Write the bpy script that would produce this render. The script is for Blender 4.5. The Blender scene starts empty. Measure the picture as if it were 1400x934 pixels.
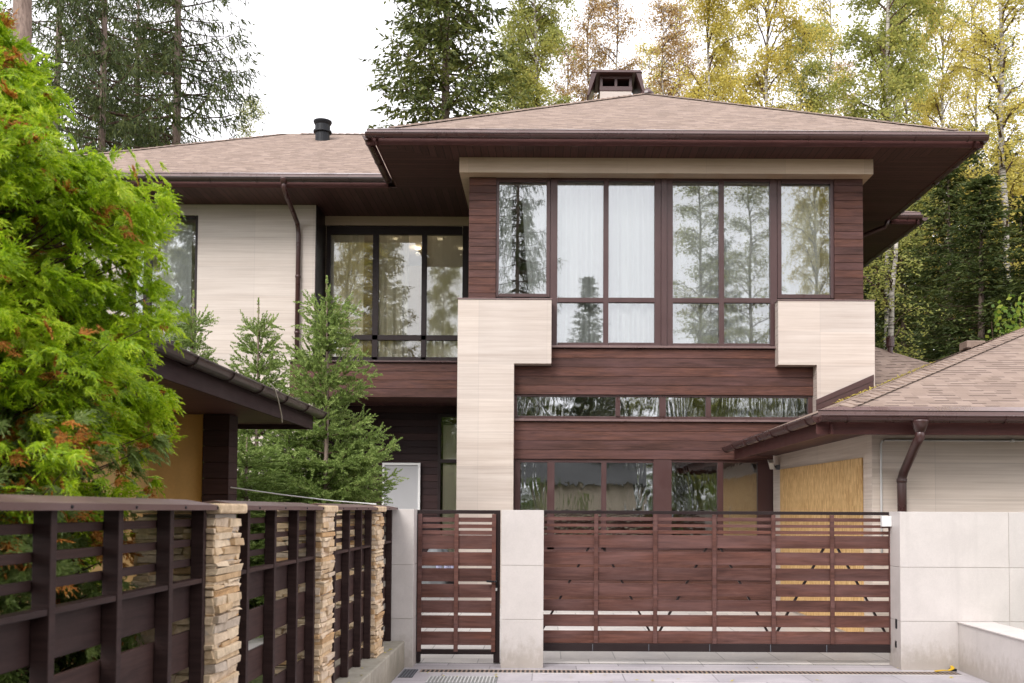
import bpy, math, random
import numpy as np
from mathutils import Matrix, Vector

random.seed(7)
RNG = np.random.default_rng(7)
SC = bpy.context.scene
COL = SC.collection

# ------------------------------------------------------------------ camera
EYE = 1.65
FPX = 1330.0                       # focal length in pixels of a 1400 px wide frame
PITCH, ROLL = 0.036, 0.005
CX, CY = 747.0, 697.0 - FPX * math.tan(PITCH)
R = (Matrix.Rotation(math.pi / 2 + PITCH, 3, 'X') @ Matrix.Rotation(ROLL, 3, 'Z'))
cd = bpy.data.cameras.new("camera")
cam = bpy.data.objects.new("camera", cd)
COL.objects.link(cam)
cam.matrix_world = Matrix.Translation((0, 0, EYE)) @ R.to_4x4()
cd.sensor_width = 36.0
cd.lens = FPX / 1400 * 36.0
cd.shift_x = (700 - CX) / 1400
cd.shift_y = (CY - 467) / 1400
cd.clip_start, cd.clip_end = 0.1, 2000
cd.dof.use_dof = True
cd.dof.focus_distance = 15.0
cd.dof.aperture_fstop = 4.5
SC.camera = cam

# ------------------------------------------------------------------ light
SUN_EL, SUN_AZ = math.radians(40), math.radians(205)     # azimuth: from behind and left of the camera
w = bpy.data.worlds.new("World")
SC.world = w
w.use_nodes = True
nt = w.node_tree
nt.nodes.clear()
sky = nt.nodes.new('ShaderNodeTexSky')
sky.sky_type = 'NISHITA'
sky.sun_disc = False
sky.sun_elevation = SUN_EL
sky.sun_rotation = SUN_AZ
sky.air_density, sky.dust_density, sky.ozone_density = 1.0, 4.0, 1.0
hs = nt.nodes.new('ShaderNodeHueSaturation')
hs.inputs['Saturation'].default_value = 0.12
mx = nt.nodes.new('ShaderNodeMix')
mx.data_type = 'RGBA'
mx.inputs['Factor'].default_value = 0.75
mx.inputs['B'].default_value = (9.45, 9.25, 9.65, 1)          # even cloud cover
bg = nt.nodes.new('ShaderNodeBackground')
bg.inputs['Strength'].default_value = 0.128
wo = nt.nodes.new('ShaderNodeOutputWorld')
nt.links.new(sky.outputs[0], hs.inputs['Color'])
nt.links.new(hs.outputs[0], mx.inputs['A'])
nt.links.new(mx.outputs['Result'], bg.inputs['Color'])
nt.links.new(bg.outputs[0], wo.inputs[0])

sd = bpy.data.lights.new("sun", 'SUN')
sd.energy = 1.35
sd.angle = math.radians(25)
sd.color = (1.0, 0.955, 0.92)
so = bpy.data.objects.new("sun", sd)
COL.objects.link(so)
sv = Vector((math.sin(SUN_AZ) * math.cos(SUN_EL), math.cos(SUN_AZ) * math.cos(SUN_EL), math.sin(SUN_EL)))
so.rotation_euler = sv.to_track_quat('Z', 'Y').to_euler()
so.location = sv * 60

SC.view_settings.view_transform = 'Standard'
SC.view_settings.look = 'None'
SC.view_settings.exposure = 0.90
SC.view_settings.gamma = 1.0
SC.render.engine = 'CYCLES'
SC.cycles.use_denoising = True
SC.cycles.max_bounces = 7
SC.cycles.diffuse_bounces = 3
SC.cycles.glossy_bounces = 3
SC.cycles.transmission_bounces = 3
SC.cycles.transparent_max_bounces = 10
SC.cycles.use_adaptive_sampling = True
SC.cycles.adaptive_threshold = 0.015
SC.cycles.caustics_reflective = False
SC.cycles.caustics_refractive = False


# ------------------------------------------------------------------ measuring helpers
def at(px, py, Y):
    """world point on the plane y=Y seen at pixel (px,py) of the 1400x934 photograph"""
    d = R @ Vector(((px - CX) / FPX, (CY - py) / FPX, -1))
    t = Y / d.y
    return d.x * t, d.z * t + EYE


def atX(px, py, X):
    d = R @ Vector(((px - CX) / FPX, (CY - py) / FPX, -1))
    t = X / d.x
    return d.y * t, d.z * t + EYE


def rect(px0, py0, px1, py1, Y):
    xm, ym = (px0 + px1) / 2, (py0 + py1) / 2
    return at(px0, ym, Y)[0], at(px1, ym, Y)[0], at(xm, py1, Y)[1], at(xm, py0, Y)[1]


# ------------------------------------------------------------------ objects
def tag(o, label=None, cat=None, group=None, kind=None):
    if label: o['label'] = label
    if cat: o['category'] = cat
    if group: o['group'] = group
    if kind: o['kind'] = kind
    return o


def thing(name, label, cat, loc=(0, 0, 0), group=None, rz=0.0):
    o = bpy.data.objects.new(name, None)
    COL.objects.link(o)
    o.location = loc
    o.rotation_euler = (0, 0, rz)
    o.empty_display_size = 0.2
    return tag(o, label, cat, group)


def world_loc(o):
    v = np.zeros(3)
    while o is not None:
        v += np.array(o.location)
        o = o.parent
    return v


def copy_tree(o, parent=None):
    c = o.copy()
    COL.objects.link(c)
    c.parent = parent
    for ch in o.children:
        copy_tree(ch, c)
    return c


def make_uv(me):
    """UVs in metres: u along the level direction of each face, v up its slope"""
    n = len(me.polygons)
    if n == 0: return
    nl = len(me.loops)
    co = np.empty(len(me.vertices) * 3, np.float32); me.vertices.foreach_get('co', co); co = co.reshape(-1, 3)
    li = np.empty(nl, np.int32); me.loops.foreach_get('vertex_index', li)
    nr = np.empty(n * 3, np.float32); me.polygons.foreach_get('normal', nr); nr = nr.reshape(-1, 3)
    lt = np.empty(n, np.int32); me.polygons.foreach_get('loop_total', lt)
    u = np.stack([-nr[:, 1], nr[:, 0], np.zeros(n)], 1)
    ln = np.linalg.norm(u, axis=1)
    flat = ln < 0.05
    u[flat] = (1, 0, 0); ln[flat] = 1
    u /= ln[:, None]
    v = np.cross(nr, u)
    v[flat] = (0, 1, 0)
    pf = np.repeat(np.arange(n), lt)
    P = co[li]
    uv = np.stack([(P * u[pf]).sum(1), (P * v[pf]).sum(1)], 1).astype(np.float32)
    me.uv_layers.new(name='uv').data.foreach_set('uv', uv.ravel())


class MB:
    def __init__(self):
        self.v, self.f, self.m = [], [], []

    def add(self, vs, fs, mi=0):
        b = len(self.v)
        self.v.extend([tuple(map(float, p)) for p in vs])
        self.f.extend([tuple(b + i for i in f) for f in fs])
        self.m.extend([mi] * len(fs))
        return self

    def box(self, x0, x1, y0, y1, z0, z1, mi=0):
        if x0 > x1: x0, x1 = x1, x0
        if y0 > y1: y0, y1 = y1, y0
        if z0 > z1: z0, z1 = z1, z0
        vs = [(x0, y0, z0), (x1, y0, z0), (x1, y1, z0), (x0, y1, z0), (x0, y0, z1), (x1, y0, z1), (x1, y1, z1), (x0, y1, z1)]
        return self.hexa(vs, mi)

    def hexa(self, vs, mi=0):
        return self.add(vs, [(0, 3, 2, 1), (4, 5, 6, 7), (0, 1, 5, 4), (1, 2, 6, 5), (2, 3, 7, 6), (3, 0, 4, 7)], mi)

    def prism(self, poly, d, mi=0):
        """extrude a 3D polygon along vector d"""
        n = len(poly)
        a = [np.array(p, float) for p in poly]
        b = [p + np.array(d, float) for p in a]
        nrm = np.zeros(3)
        for i in range(n): nrm += np.cross(a[i], a[(i + 1) % n])
        if np.dot(nrm, d) > 0: a.reverse(); b.reverse()
        fs = [tuple(range(n)), tuple(range(2 * n - 1, n - 1, -1))]
        for i in range(n):
            j = (i + 1) % n
            fs.append((i, n + i, n + j, j))
        return self.add(a + b, fs, mi)

    def bar(self, p, q, w, h, mi=0, up=(0, 0, 1)):
        p, q = Vector(p), Vector(q)
        d = (q - p).normalized()
        s = d.cross(Vector(up))
        if s.length < 1e-4: s = d.cross(Vector((0, 1, 0)))
        s.normalize()
        t = s.cross(d).normalized()
        s, t = s * w / 2, t * h / 2
        return self.hexa([p - s - t, p + s - t, q + s - t, q - s - t, p - s + t, p + s + t, q + s + t, q - s + t], mi)

    def tube(self, pts, rad, n=8, mi=0, caps=True):
        pts = [Vector(p) for p in pts]
        rr = rad if hasattr(rad, '__len__') else [rad] * len(pts)
        rings, prev = [], None
        for i, p in enumerate(pts):
            d = (pts[min(i + 1, len(pts) - 1)] - pts[max(i - 1, 0)]).normalized()
            a = prev if prev is not None else Vector((1, 0.13, 0.21))
            s = d.cross(a)
            if s.length < 1e-3: s = d.cross(Vector((0, 1, 0)))
            s.normalize(); t = s.cross(d).normalized()
            prev = t.cross(s) * -1 if False else a
            rings.append([p + (s * math.cos(k * 2 * math.pi / n) + t * math.sin(k * 2 * math.pi / n)) * rr[i] for k in range(n)])
        vs = [v for r_ in rings for v in r_]
        fs = []
        for i in range(len(rings) - 1):
            for k in range(n):
                k2 = (k + 1) % n
                fs.append((i * n + k, (i + 1) * n + k, (i + 1) * n + k2, i * n + k2))
        if caps:
            fs.append(tuple(range(n)))
            fs.append(tuple(reversed(range((len(rings) - 1) * n, len(rings) * n))))
        return self.add(vs, fs, mi)

    def lathe(self, c, prof, n=24, mi=0):
        vs, fs = [], []
        for r_, z in prof:
            for k in range(n):
                a = k * 2 * math.pi / n
                vs.append((c[0] + r_ * math.cos(a), c[1] + r_ * math.sin(a), c[2] + z))
        for i in range(len(prof) - 1):
            for k in range(n):
                k2 = (k + 1) % n
                fs.append((i * n + k, i * n + k2, (i + 1) * n + k2, (i + 1) * n + k))
        fs.append(tuple(reversed(range(n))))
        fs.append(tuple(range((len(prof) - 1) * n, len(prof) * n)))
        return self.add(vs, fs, mi)

    def build(self, name, mats, parent=None, bevel=0.0, smooth=False, loc=None, seg=2):
        me = bpy.data.meshes.new(name)
        me.from_pydata(self.v, [], self.f)
        me.update()
        make_uv(me)
        if not isinstance(mats, (list, tuple)): mats = [mats]
        for m in mats: me.materials.append(m)
        if len(mats) > 1: me.polygons.foreach_set('material_index', self.m)
        off = world_loc(parent) if parent is not None else np.array(loc if loc is not None else (0, 0, 0), float)
        if np.any(off):
            me.transform(Matrix.Translation([-float(q) for q in off]))
        if smooth: me.polygons.foreach_set('use_smooth', [True] * len(me.polygons))
        o = bpy.data.objects.new(name, me)
        COL.objects.link(o)
        if parent is not None: o.parent = parent
        elif loc is not None: o.location = loc
        if bevel > 0:
            b = o.modifiers.new('bevel', 'BEVEL')
            b.width, b.segments, b.limit_method, b.angle_limit = bevel, seg, 'ANGLE', math.radians(35)
        return o


def quads_obj(name, verts, faces, mats, parent=None, midx=None, smooth=False):
    """fast mesh from numpy arrays; faces (F,k)"""
    verts = np.asarray(verts, np.float32); faces = np.asarray(faces, np.int32)
    me = bpy.data.meshes.new(name)
    F, k = faces.shape
    me.vertices.add(len(verts)); me.vertices.foreach_set('co', verts.ravel())
    me.loops.add(F * k); me.loops.foreach_set('vertex_index', faces.ravel())
    me.polygons.add(F)
    me.polygons.foreach_set('loop_start', np.arange(0, F * k, k, dtype=np.int32))
    if not isinstance(mats, (list, tuple)): mats = [mats]
    for m in mats: me.materials.append(m)
    if midx is not None: me.polygons.foreach_set('material_index', np.asarray(midx, np.int32))
    if smooth: me.polygons.foreach_set('use_smooth', np.ones(F, bool))
    me.update(calc_edges=True)
    o = bpy.data.objects.new(name, me)
    COL.objects.link(o)
    if parent is not None: o.parent = parent
    return o


# ------------------------------------------------------------------ materials
class N:
    def __init__(self, name):
        self.mat = bpy.data.materials.new(name)
        self.mat.use_nodes = True
        self.t = self.mat.node_tree
        self.t.nodes.clear()
        self.out = self.t.nodes.new('ShaderNodeOutputMaterial')

    def n(self, typ, **kw):
        nd = self.t.nodes.new('ShaderNode' + typ)
        for k, v in kw.items():
            if k in nd.inputs: nd.inputs[k].default_value = v
            else: setattr(nd, k, v)
        return nd

    def l(self, a, b):
        self.t.links.new(a, b)

    def uv(self, sx=1, sy=1, lx=0, ly=0, rot=0):
        tc = self.n('UVMap')
        mp = self.n('Mapping')
        mp.inputs['Scale'].default_value = (sx, sy, 1)
        mp.inputs['Location'].default_value = (lx, ly, 0)
        mp.inputs['Rotation'].default_value = (0, 0, rot)
        self.l(tc.outputs[0], mp.inputs[0])
        return mp.outputs[0]

    def geo(self, s=(1, 1, 1)):
        g = self.n('NewGeometry')
        mp = self.n('Mapping')
        mp.inputs['Scale'].default_value = s
        self.l(g.outputs['Position'], mp.inputs[0])
        return mp.outputs[0]

    def noise(self, vec, scale, detail=4, rough=0.55, dist=0):
        nd = self.n('TexNoise')
        nd.inputs['Scale'].default_value = scale
        nd.inputs['Detail'].default_value = detail
        nd.inputs['Roughness'].default_value = rough
        nd.inputs['Distortion'].default_value = dist
        self.l(vec, nd.inputs['Vector'])
        return nd.outputs[0]

    def ramp(self, fac, stops):
        r = self.n('ValToRGB')
        cr = r.color_ramp
        while len(cr.elements) < len(stops): cr.elements.new(0.5)
        for e, (p, c) in zip(cr.elements, stops):
            e.position = p
            e.color = (*c, 1) if len(c) == 3 else c
        self.l(fac, r.inputs[0])
        return r.outputs[0]

    def mix(self, fac, a, b, mode='MIX'):
        m = self.n('Mix', data_type='RGBA', blend_type=mode)
        for sock, val in ((m.inputs['Factor'], fac), (m.inputs['A'], a), (m.inputs['B'], b)):
            if hasattr(val, 'is_output'): self.l(val, sock)
            elif isinstance(val, (int, float)): sock.default_value = val
            else: sock.default_value = (*val, 1) if len(val) == 3 else val
        return m.outputs['Result']

    def math(self, op, a, b=None):
        m = self.n('Math', operation=op)
        for i, val in enumerate((a, b)):
            if val is None: continue
            if hasattr(val, 'is_output'): self.l(val, m.inputs[i])
            else: m.inputs[i].default_value = val
        return m.outputs[0]

    def bsdf(self, color, rough=0.5, metallic=0.0, spec=0.5, bump=None, bstr=0.3, bdist=0.01, coat=0):
        p = self.n('BsdfPrincipled')
        for key, val in (('Base Color', color), ('Roughness', rough), ('Metallic', metallic), ('Specular IOR Level', spec), ('Coat Weight', coat)):
            s = p.inputs[key]
            if hasattr(val, 'is_output'): self.l(val, s)
            elif isinstance(val, (int, float)): s.default_value = val
            else: s.default_value = (*val, 1)
        if bump is not None:
            b = self.n('Bump')
            b.inputs['Strength'].default_value = bstr
            b.inputs['Distance'].default_value = bdist
            self.l(bump, b.inputs['Height'])
            self.l(b.outputs[0], p.inputs['Normal'])
        return p

    def done(self, sh):
        self.l(sh.outputs[0], self.out.inputs[0])
        return self.mat


def m_wood(name, c0, c1, knots=True, rough=0.55, axis='u', scale=1.0, per=True, weather=None):
    """stained wood boards, grain along u (or v); each board (mesh island) its own tone"""
    a = N(name)
    g = a.n('NewGeometry')
    s = (1.0, 14.0) if axis == 'u' else (14.0, 1.0)
    uvn = a.n('UVMap')
    mp = a.n('Mapping')
    mp.inputs['Scale'].default_value = (s[0] * scale, s[1] * scale, 1)
    a.l(uvn.outputs[0], mp.inputs[0])
    off = a.n('CombineXYZ')
    a.l(a.math('MULTIPLY', g.outputs['Random Per Island'], 37.0), off.inputs[0])
    a.l(a.math('MULTIPLY', g.outputs['Random Per Island'], 91.0), off.inputs[2])
    va = a.n('VectorMath', operation='ADD')
    a.l(mp.outputs[0], va.inputs[0]); a.l(off.outputs[0], va.inputs[1])
    gr = a.noise(va.outputs[0], 3.0, 6, 0.65, 0.6)
    col = a.ramp(gr, [(0.3, c0), (0.72, c1)])
    if per:
        tone = a.ramp(g.outputs['Random Per Island'], [(0.0, (0.66, 0.68, 0.72)), (0.5, (1.0, 0.97, 0.95)), (1.0, (1.30, 1.2, 1.10))])
        col = a.mix(1.0, col, tone, 'MULTIPLY')
    if knots:
        v2 = a.n('VectorMath', operation='ADD')
        mp2 = a.n('Mapping'); mp2.inputs['Scale'].default_value = (2.2, 6.0, 1) if axis == 'u' else (6.0, 2.2, 1)
        a.l(uvn.outputs[0], mp2.inputs[0]); a.l(mp2.outputs[0], v2.inputs[0]); a.l(off.outputs[0], v2.inputs[1])
        vo = a.n('TexVoronoi'); vo.inputs['Scale'].default_value = 0.8
        a.l(v2.outputs[0], vo.inputs['Vector'])
        kn = a.ramp(vo.outputs['Distance'], [(0.04, (0.45, 0.4, 0.4)), (0.13, (1, 1, 1))])
        col = a.mix(0.8, col, kn, 'MULTIPLY')
    if weather:
        v3 = a.n('VectorMath', operation='ADD')
        mp3 = a.n('Mapping'); mp3.inputs['Scale'].default_value = (0.55, 3.0, 1)
        a.l(uvn.outputs[0], mp3.inputs[0]); a.l(mp3.outputs[0], v3.inputs[0]); a.l(off.outputs[0], v3.inputs[1])
        wz = a.noise(v3.outputs[0], 1.3, 5, 0.65, 0.5)
        col = a.mix(a.ramp(wz, [(0.42, (0,) * 3), (0.68, (0.75,) * 3)]), col, weather)
        strk = a.noise(va.outputs[0], 1.2, 6, 0.75, 0.3)
        col = a.mix(1.0, col, a.ramp(strk, [(0.35, (0.70, 0.68, 0.68)), (0.6, (1.15, 1.12, 1.1))]), 'MULTIPLY')
    wear = a.noise(a.geo(), 1.1, 5, 0.6)
    rg = a.ramp(wear, [(0.3, (rough - .05,) * 3), (0.7, (rough + .18,) * 3)])
    return a.done(a.bsdf(col, rg, spec=0.2, bump=gr, bstr=0.25, bdist=0.004))


def m_metal(name, c, rough=0.4, dirt=0.35, spec=0.5):
    a = N(name)
    d = a.noise(a.geo(), 2.3, 6, 0.65)
    col = a.mix(a.ramp(d, [(0.42, (0, 0, 0)), (0.75, (dirt,) * 3)]), c, tuple(min(1, q * 1.5 + .015) for q in c))
    f = a.noise(a.geo(), 55, 3, 0.6)
    rg = a.ramp(d, [(0.3, (rough - .08,) * 3), (0.7, (rough + .14,) * 3)])
    return a.done(a.bsdf(col, rg, 0.0, spec, bump=f, bstr=0.05, bdist=0.002))


def m_travertine(name, dark, light, tw=1.2, th=0.6, rough=0.28, lx=0.0, ly=0.0, joint=0.82):
    a = N(name)
    uv = a.uv(0.6, 34)
    n1 = a.noise(uv, 1.0, 5, 0.6, 0.3)
    n2 = a.noise(a.uv(0.35, 7), 1.0, 4, 0.55, 0.4)
    br = a.n('TexBrick', offset=0.0, offset_frequency=2)
    br.inputs['Scale'].default_value = 1.0
    br.inputs['Brick Width'].default_value = tw
    br.inputs['Row Height'].default_value = th
    br.inputs['Mortar Size'].default_value = 0.0035
    br.inputs['Mortar Smooth'].default_value = 0.2
    br.inputs['Bias'].default_value = 0.0
    br.inputs['Color1'].default_value = (0.93, 0.93, 0.93, 1)
    br.inputs['Color2'].default_value = (1.05, 1.04, 1.02, 1)
    br.inputs['Mortar'].default_value = (joint, joint, joint, 1)
    a.l(a.uv(1, 1, lx, ly), br.inputs['Vector'])
    f = a.math('ADD', a.math('MULTIPLY', n1, 0.62), a.math('MULTIPLY', n2, 0.38))
    col = a.ramp(f, [(0.32, dark), (0.5, tuple((p + q) / 2 for p, q in zip(dark, light))), (0.66, light)])
    col = a.mix(1.0, col, br.outputs['Color'], 'MULTIPLY')
    big = a.noise(a.geo(), 0.7, 4, 0.6)
    col = a.mix(1.0, col, a.ramp(big, [(0.3, (0.93, 0.92, 0.91)), (0.7, (1.03, 1.03, 1.03))]), 'MULTIPLY')
    rg = a.ramp(n1, [(0.3, (rough + .12,) * 3), (0.7, (rough - .06,) * 3)])
    return a.done(a.bsdf(col, rg, bump=f, bstr=0.12, bdist=0.004))


def m_plain_stone(name, c, var=0.08, rough=0.5, scale=3.0, fine=60, bstr=0.15):
    a = N(name)
    g = a.n('NewGeometry')
    n1 = a.noise(a.geo(), scale, 6, 0.62, 0.4)
    n2 = a.noise(a.geo(), fine, 4, 0.6)
    lo = tuple(q * (1 - var) for q in c); hi = tuple(min(1, q * (1 + var * .6)) for q in c)
    col = a.ramp(n1, [(0.3, lo), (0.7, hi)])
    col = a.mix(1.0, col, a.ramp(n2, [(0.3, (0.95,) * 3), (0.7, (1.03,) * 3)]), 'MULTIPLY')
    col = a.mix(1.0, col, a.ramp(g.outputs['Random Per Island'], [(0, (0.96,) * 3), (1, (1.03, 1.025, 1.02))]), 'MULTIPLY')
    st = a.noise(a.geo((4, 4, 0.35)), 1.3, 5, 0.6)
    col = a.mix(a.ramp(st, [(0.55, (0,) * 3), (0.8, (0.45,) * 3)]), col, tuple(q * .70 for q in c))
    gp = a.n('NewGeometry'); sz_ = a.n('SeparateXYZ'); a.l(gp.outputs['Position'], sz_.inputs[0])
    spl = a.noise(a.geo((9, 9, 5)), 1.6, 5, 0.7)
    low_ = a.math('SUBTRACT', a.math('MULTIPLY', spl, 0.60), sz_.outputs[2])
    col = a.mix(a.ramp(low_, [(0.0, (0,) * 3), (0.22, (0.55,) * 3)]), col, (c[0] * .52, c[1] * .47, c[2] * .40))
    return a.done(a.bsdf(col, rough, bump=n2, bstr=bstr, bdist=0.003))


def m_shingle(name):
    """laminated bitumen shingles: staggered tabs, a painted shadow line along the bottom of about half the tabs"""
    a = N(name)
    uvs = a.uv()
    sep = a.n('SeparateXYZ'); a.l(uvs, sep.inputs[0])
    H, W = 0.118, 0.17
    row = a.math('FLOOR', a.math('DIVIDE', sep.outputs[1], H))
    fv = a.math('FRACT', a.math('DIVIDE', sep.outputs[1], H))
    wn0 = a.n('TexWhiteNoise', noise_dimensions='1D'); a.l(row, wn0.inputs['W'])
    u = a.math('ADD', a.math('DIVIDE', sep.outputs[0], W), a.math('ADD', a.math('MULTIPLY', row, 0.5), a.math('MULTIPLY', wn0.outputs[0], 0.55)))
    tab = a.math('FLOOR', u)
    fu = a.math('FRACT', u)
    cv = a.n('CombineXYZ'); a.l(tab, cv.inputs[0]); a.l(row, cv.inputs[1])
    wn = a.n('TexWhiteNoise', noise_dimensions='2D'); a.l(cv.outputs[0], wn.inputs['Vector'])
    grit = a.noise(a.uv(), 220, 2, 0.6)
    blot = a.noise(a.uv(), 1.6, 5, 0.6)
    col = a.ramp(wn.outputs[0], [(0.0, (0.225, 0.166, 0.134)), (0.5, (0.255, 0.190, 0.154)), (1.0, (0.297, 0.225, 0.185))])
    # shadow line painted dark along the bottom of tabs that stand proud
    wn2 = a.n('TexWhiteNoise', noise_dimensions='3D')
    cv2 = a.n('CombineXYZ'); a.l(tab, cv2.inputs[0]); a.l(row, cv2.inputs[1]); cv2.inputs[2].default_value = 3.7
    a.l(cv2.outputs[0], wn2.inputs['Vector'])
    proud = a.math('GREATER_THAN', wn2.outputs[0], 0.52)
    edge = a.math('MULTIPLY', a.math('LESS_THAN', fv, 0.24), proud)
    side = a.math('MULTIPLY', a.math('LESS_THAN', fu, 0.05), 0.15)
    low = a.math('MULTIPLY', a.math('LESS_THAN', fv, 0.06), 0.22)
    k = a.math('MINIMUM', a.math('ADD', a.math('ADD', a.math('MULTIPLY', edge, 0.95), side), low), 0.85)
    col = a.mix(k, col, (0.050, 0.032, 0.030))
    col = a.mix(1.0, col, a.ramp(grit, [(0.3, (0.86,) * 3), (0.7, (1.12,) * 3)]), 'MULTIPLY')
    col = a.mix(a.ramp(blot, [(0.5, (0,) * 3), (0.85, (0.4,) * 3)]), col, (0.17, 0.125, 0.09))
    hgt = a.math('ADD', a.math('MULTIPLY', proud, 0.5), a.math('MULTIPLY', a.math('SUBTRACT', 1.0, fv), 0.8))
    return a.done(a.bsdf(col, 0.9, spec=0.25, bump=hgt, bstr=0.5, bdist=0.012))


def m_soffit(name, axis):
    a = N(name)
    uvs = a.uv()
    sep = a.n('SeparateXYZ'); a.l(uvs, sep.inputs[0])
    c = sep.outputs[0] if axis == 'x' else sep.outputs[1]
    t = a.math('DIVIDE', c, 0.13)
    fr = a.math('FRACT', t)
    wn = a.n('TexWhiteNoise', noise_dimensions='1D'); a.l(a.math('FLOOR', t), wn.inputs['W'])
    gr = a.noise(a.uv(14, 1) if axis == 'x' else a.uv(1, 14), 2.5, 5, 0.6, 0.4)
    col = a.ramp(gr, [(0.3, (0.052, 0.023, 0.023)), (0.7, (0.092, 0.040, 0.036))])
    col = a.mix(1.0, col, a.ramp(wn.outputs[0], [(0, (0.8,) * 3), (1, (1.2,) * 3)]), 'MULTIPLY')
    gap = a.math('LESS_THAN', fr, 0.07)
    col = a.mix(gap, col, (0.006, 0.004, 0.004))
    return a.done(a.bsdf(col, 0.55, spec=0.25, bump=a.math('SUBTRACT', 1.0, gap), bstr=0.6, bdist=0.01))


def m_glass(name, fac=0.3, tint=(0.82, 0.86, 0.85), wob=0.004, wscale=1.2, film=False):
    a = N(name)
    nz = a.noise(a.geo((1, 1, 1)), wscale, 2, 0.5)
    b = a.n('Bump'); b.inputs['Strength'].default_value = 1.0; b.inputs['Distance'].default_value = wob
    if film:
        wv = a.noise(a.geo((3.2, 1, 0.8)), 0.9, 2, 0.45, 1.6)
        rid = a.math('ABSOLUTE', a.math('SUBTRACT', wv, 0.5))
        nz = a.math('ADD', a.math('MULTIPLY', rid, 1.4), a.math('MULTIPLY', nz, 0.6))
    a.l(nz, b.inputs['Height'])
    gl = a.n('BsdfGlossy'); gl.inputs['Roughness'].default_value = 0.02 if film else 0.0
    gl.inputs['Color'].default_value = (0.95, 0.97, 1.0, 1)
    a.l(b.outputs[0], gl.inputs['Normal'])
    tr = a.n('BsdfTransparent'); tr.inputs['Color'].default_value = (*tint, 1)
    fr = a.n('Fresnel'); fr.inputs['IOR'].default_value = 1.5
    k = a.math('MINIMUM', a.math('ADD', a.math('MULTIPLY', fr.outputs[0], 1.0), fac), 1.0)
    ms = a.n('MixShader')
    a.l(k, ms.inputs[0]); a.l(tr.outputs[0], ms.inputs[1]); a.l(gl.outputs[0], ms.inputs[2])
    return a.done(ms)


def m_cloth(name, c, transp=0.18):
    a = N(name)
    d = a.n('BsdfDiffuse'); d.inputs['Color'].default_value = (*c, 1)
    t = a.n('BsdfTranslucent'); t.inputs['Color'].default_value = (*c, 1)
    x = a.n('BsdfTransparent')
    m1 = a.n('MixShader'); m1.inputs[0].default_value = 0.2
    m2 = a.n('MixShader'); m2.inputs[0].default_value = transp
    a.l(d.outputs[0], m1.inputs[1]); a.l(t.outputs[0], m1.inputs[2])
    a.l(m1.outputs[0], m2.inputs[1]); a.l(x.outputs[0], m2.inputs[2])
    return a.done(m2)


def m_leaf(name, stops, trans=0.35, rough=0.55, clump=None, spec=0.3):
    a = N(name)
    g = a.n('NewGeometry')
    f = g.outputs['Random Per Island']
    if clump:
        cn = a.noise(a.geo(), clump, 3, 0.5)
        f = a.math('ADD', a.math('MULTIPLY', f, 0.5), a.math('MULTIPLY', a.math('SUBTRACT', a.math('MULTIPLY', cn, 2.0), 0.5), 0.5))
    col = a.ramp(f, stops)
    p = a.bsdf(col, rough, spec=spec)
    t = a.n('BsdfTranslucent'); a.l(col, t.inputs[0])
    ms = a.n('MixShader'); ms.inputs[0].default_value = trans
    a.l(p.outputs[0], ms.inputs[1]); a.l(t.outputs[0], ms.inputs[2])
    return a.done(ms)


def m_bark(name, c0, c1, birch=False):
    a = N(name)
    if birch:
        n1 = a.noise(a.geo((1.2, 1.2, 9)), 2.2, 5, 0.65, 0.3)
        n2 = a.noise(a.geo((1, 1, 1.6)), 1.4, 4, 0.6)
        col = a.ramp(n1, [(0.40, (0.07, 0.06, 0.05)), (0.47, c0), (0.75, c1)])
        col = a.mix(a.ramp(n2, [(0.55, (0,) * 3), (0.68, (0.85,) * 3)]), col, (0.08, 0.065, 0.055))
    else:
        n1 = a.noise(a.geo((7, 7, 1.6)), 2.4, 6, 0.7, 0.5)
        col = a.ramp(n1, [(0.3, c0), (0.7, c1)])
    return a.done(a.bsdf(col, 0.9, spec=0.2, bump=n1, bstr=0.7, bdist=0.03))


def m_paving(name, c, tw, th):
    a = N(name)
    br = a.n('TexBrick', offset=0.5)
    br.inputs['Scale'].default_value = 1.0
    br.inputs['Brick Width'].default_value = tw
    br.inputs['Row Height'].default_value = th
    br.inputs['Mortar Size'].default_value = 0.006
    br.inputs['Color1'].default_value = (*[q * .86 for q in c], 1)
    br.inputs['Color2'].default_value = (*[q * 1.12 for q in c], 1)
    br.inputs['Mortar'].default_value = (*[q * .55 for q in c], 1)
    a.l(a.uv(1, 1, 0.13, 0.05), br.inputs['Vector'])
    n1 = a.noise(a.geo(), 1.4, 6, 0.65, 0.5)
    n2 = a.noise(a.geo(), 30, 4, 0.6)
    col = a.mix(1.0, br.outputs['Color'], a.ramp(n1, [(0.3, (0.82, 0.82, 0.84)), (0.7, (1.12, 1.1, 1.08))]), 'MULTIPLY')
    col = a.mix(1.0, col, a.ramp(n2, [(0.3, (0.92,) * 3), (0.7, (1.06,) * 3)]), 'MULTIPLY')
    rg = a.ramp(n1, [(0.3, (0.42,) * 3), (0.7, (0.7,) * 3)])
    return a.done(a.bsdf(col, rg, bump=a.math('SUBTRACT', n2, a.math('MULTIPLY', br.outputs['Fac'], 1.5)), bstr=0.3, bdist=0.004))


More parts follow.
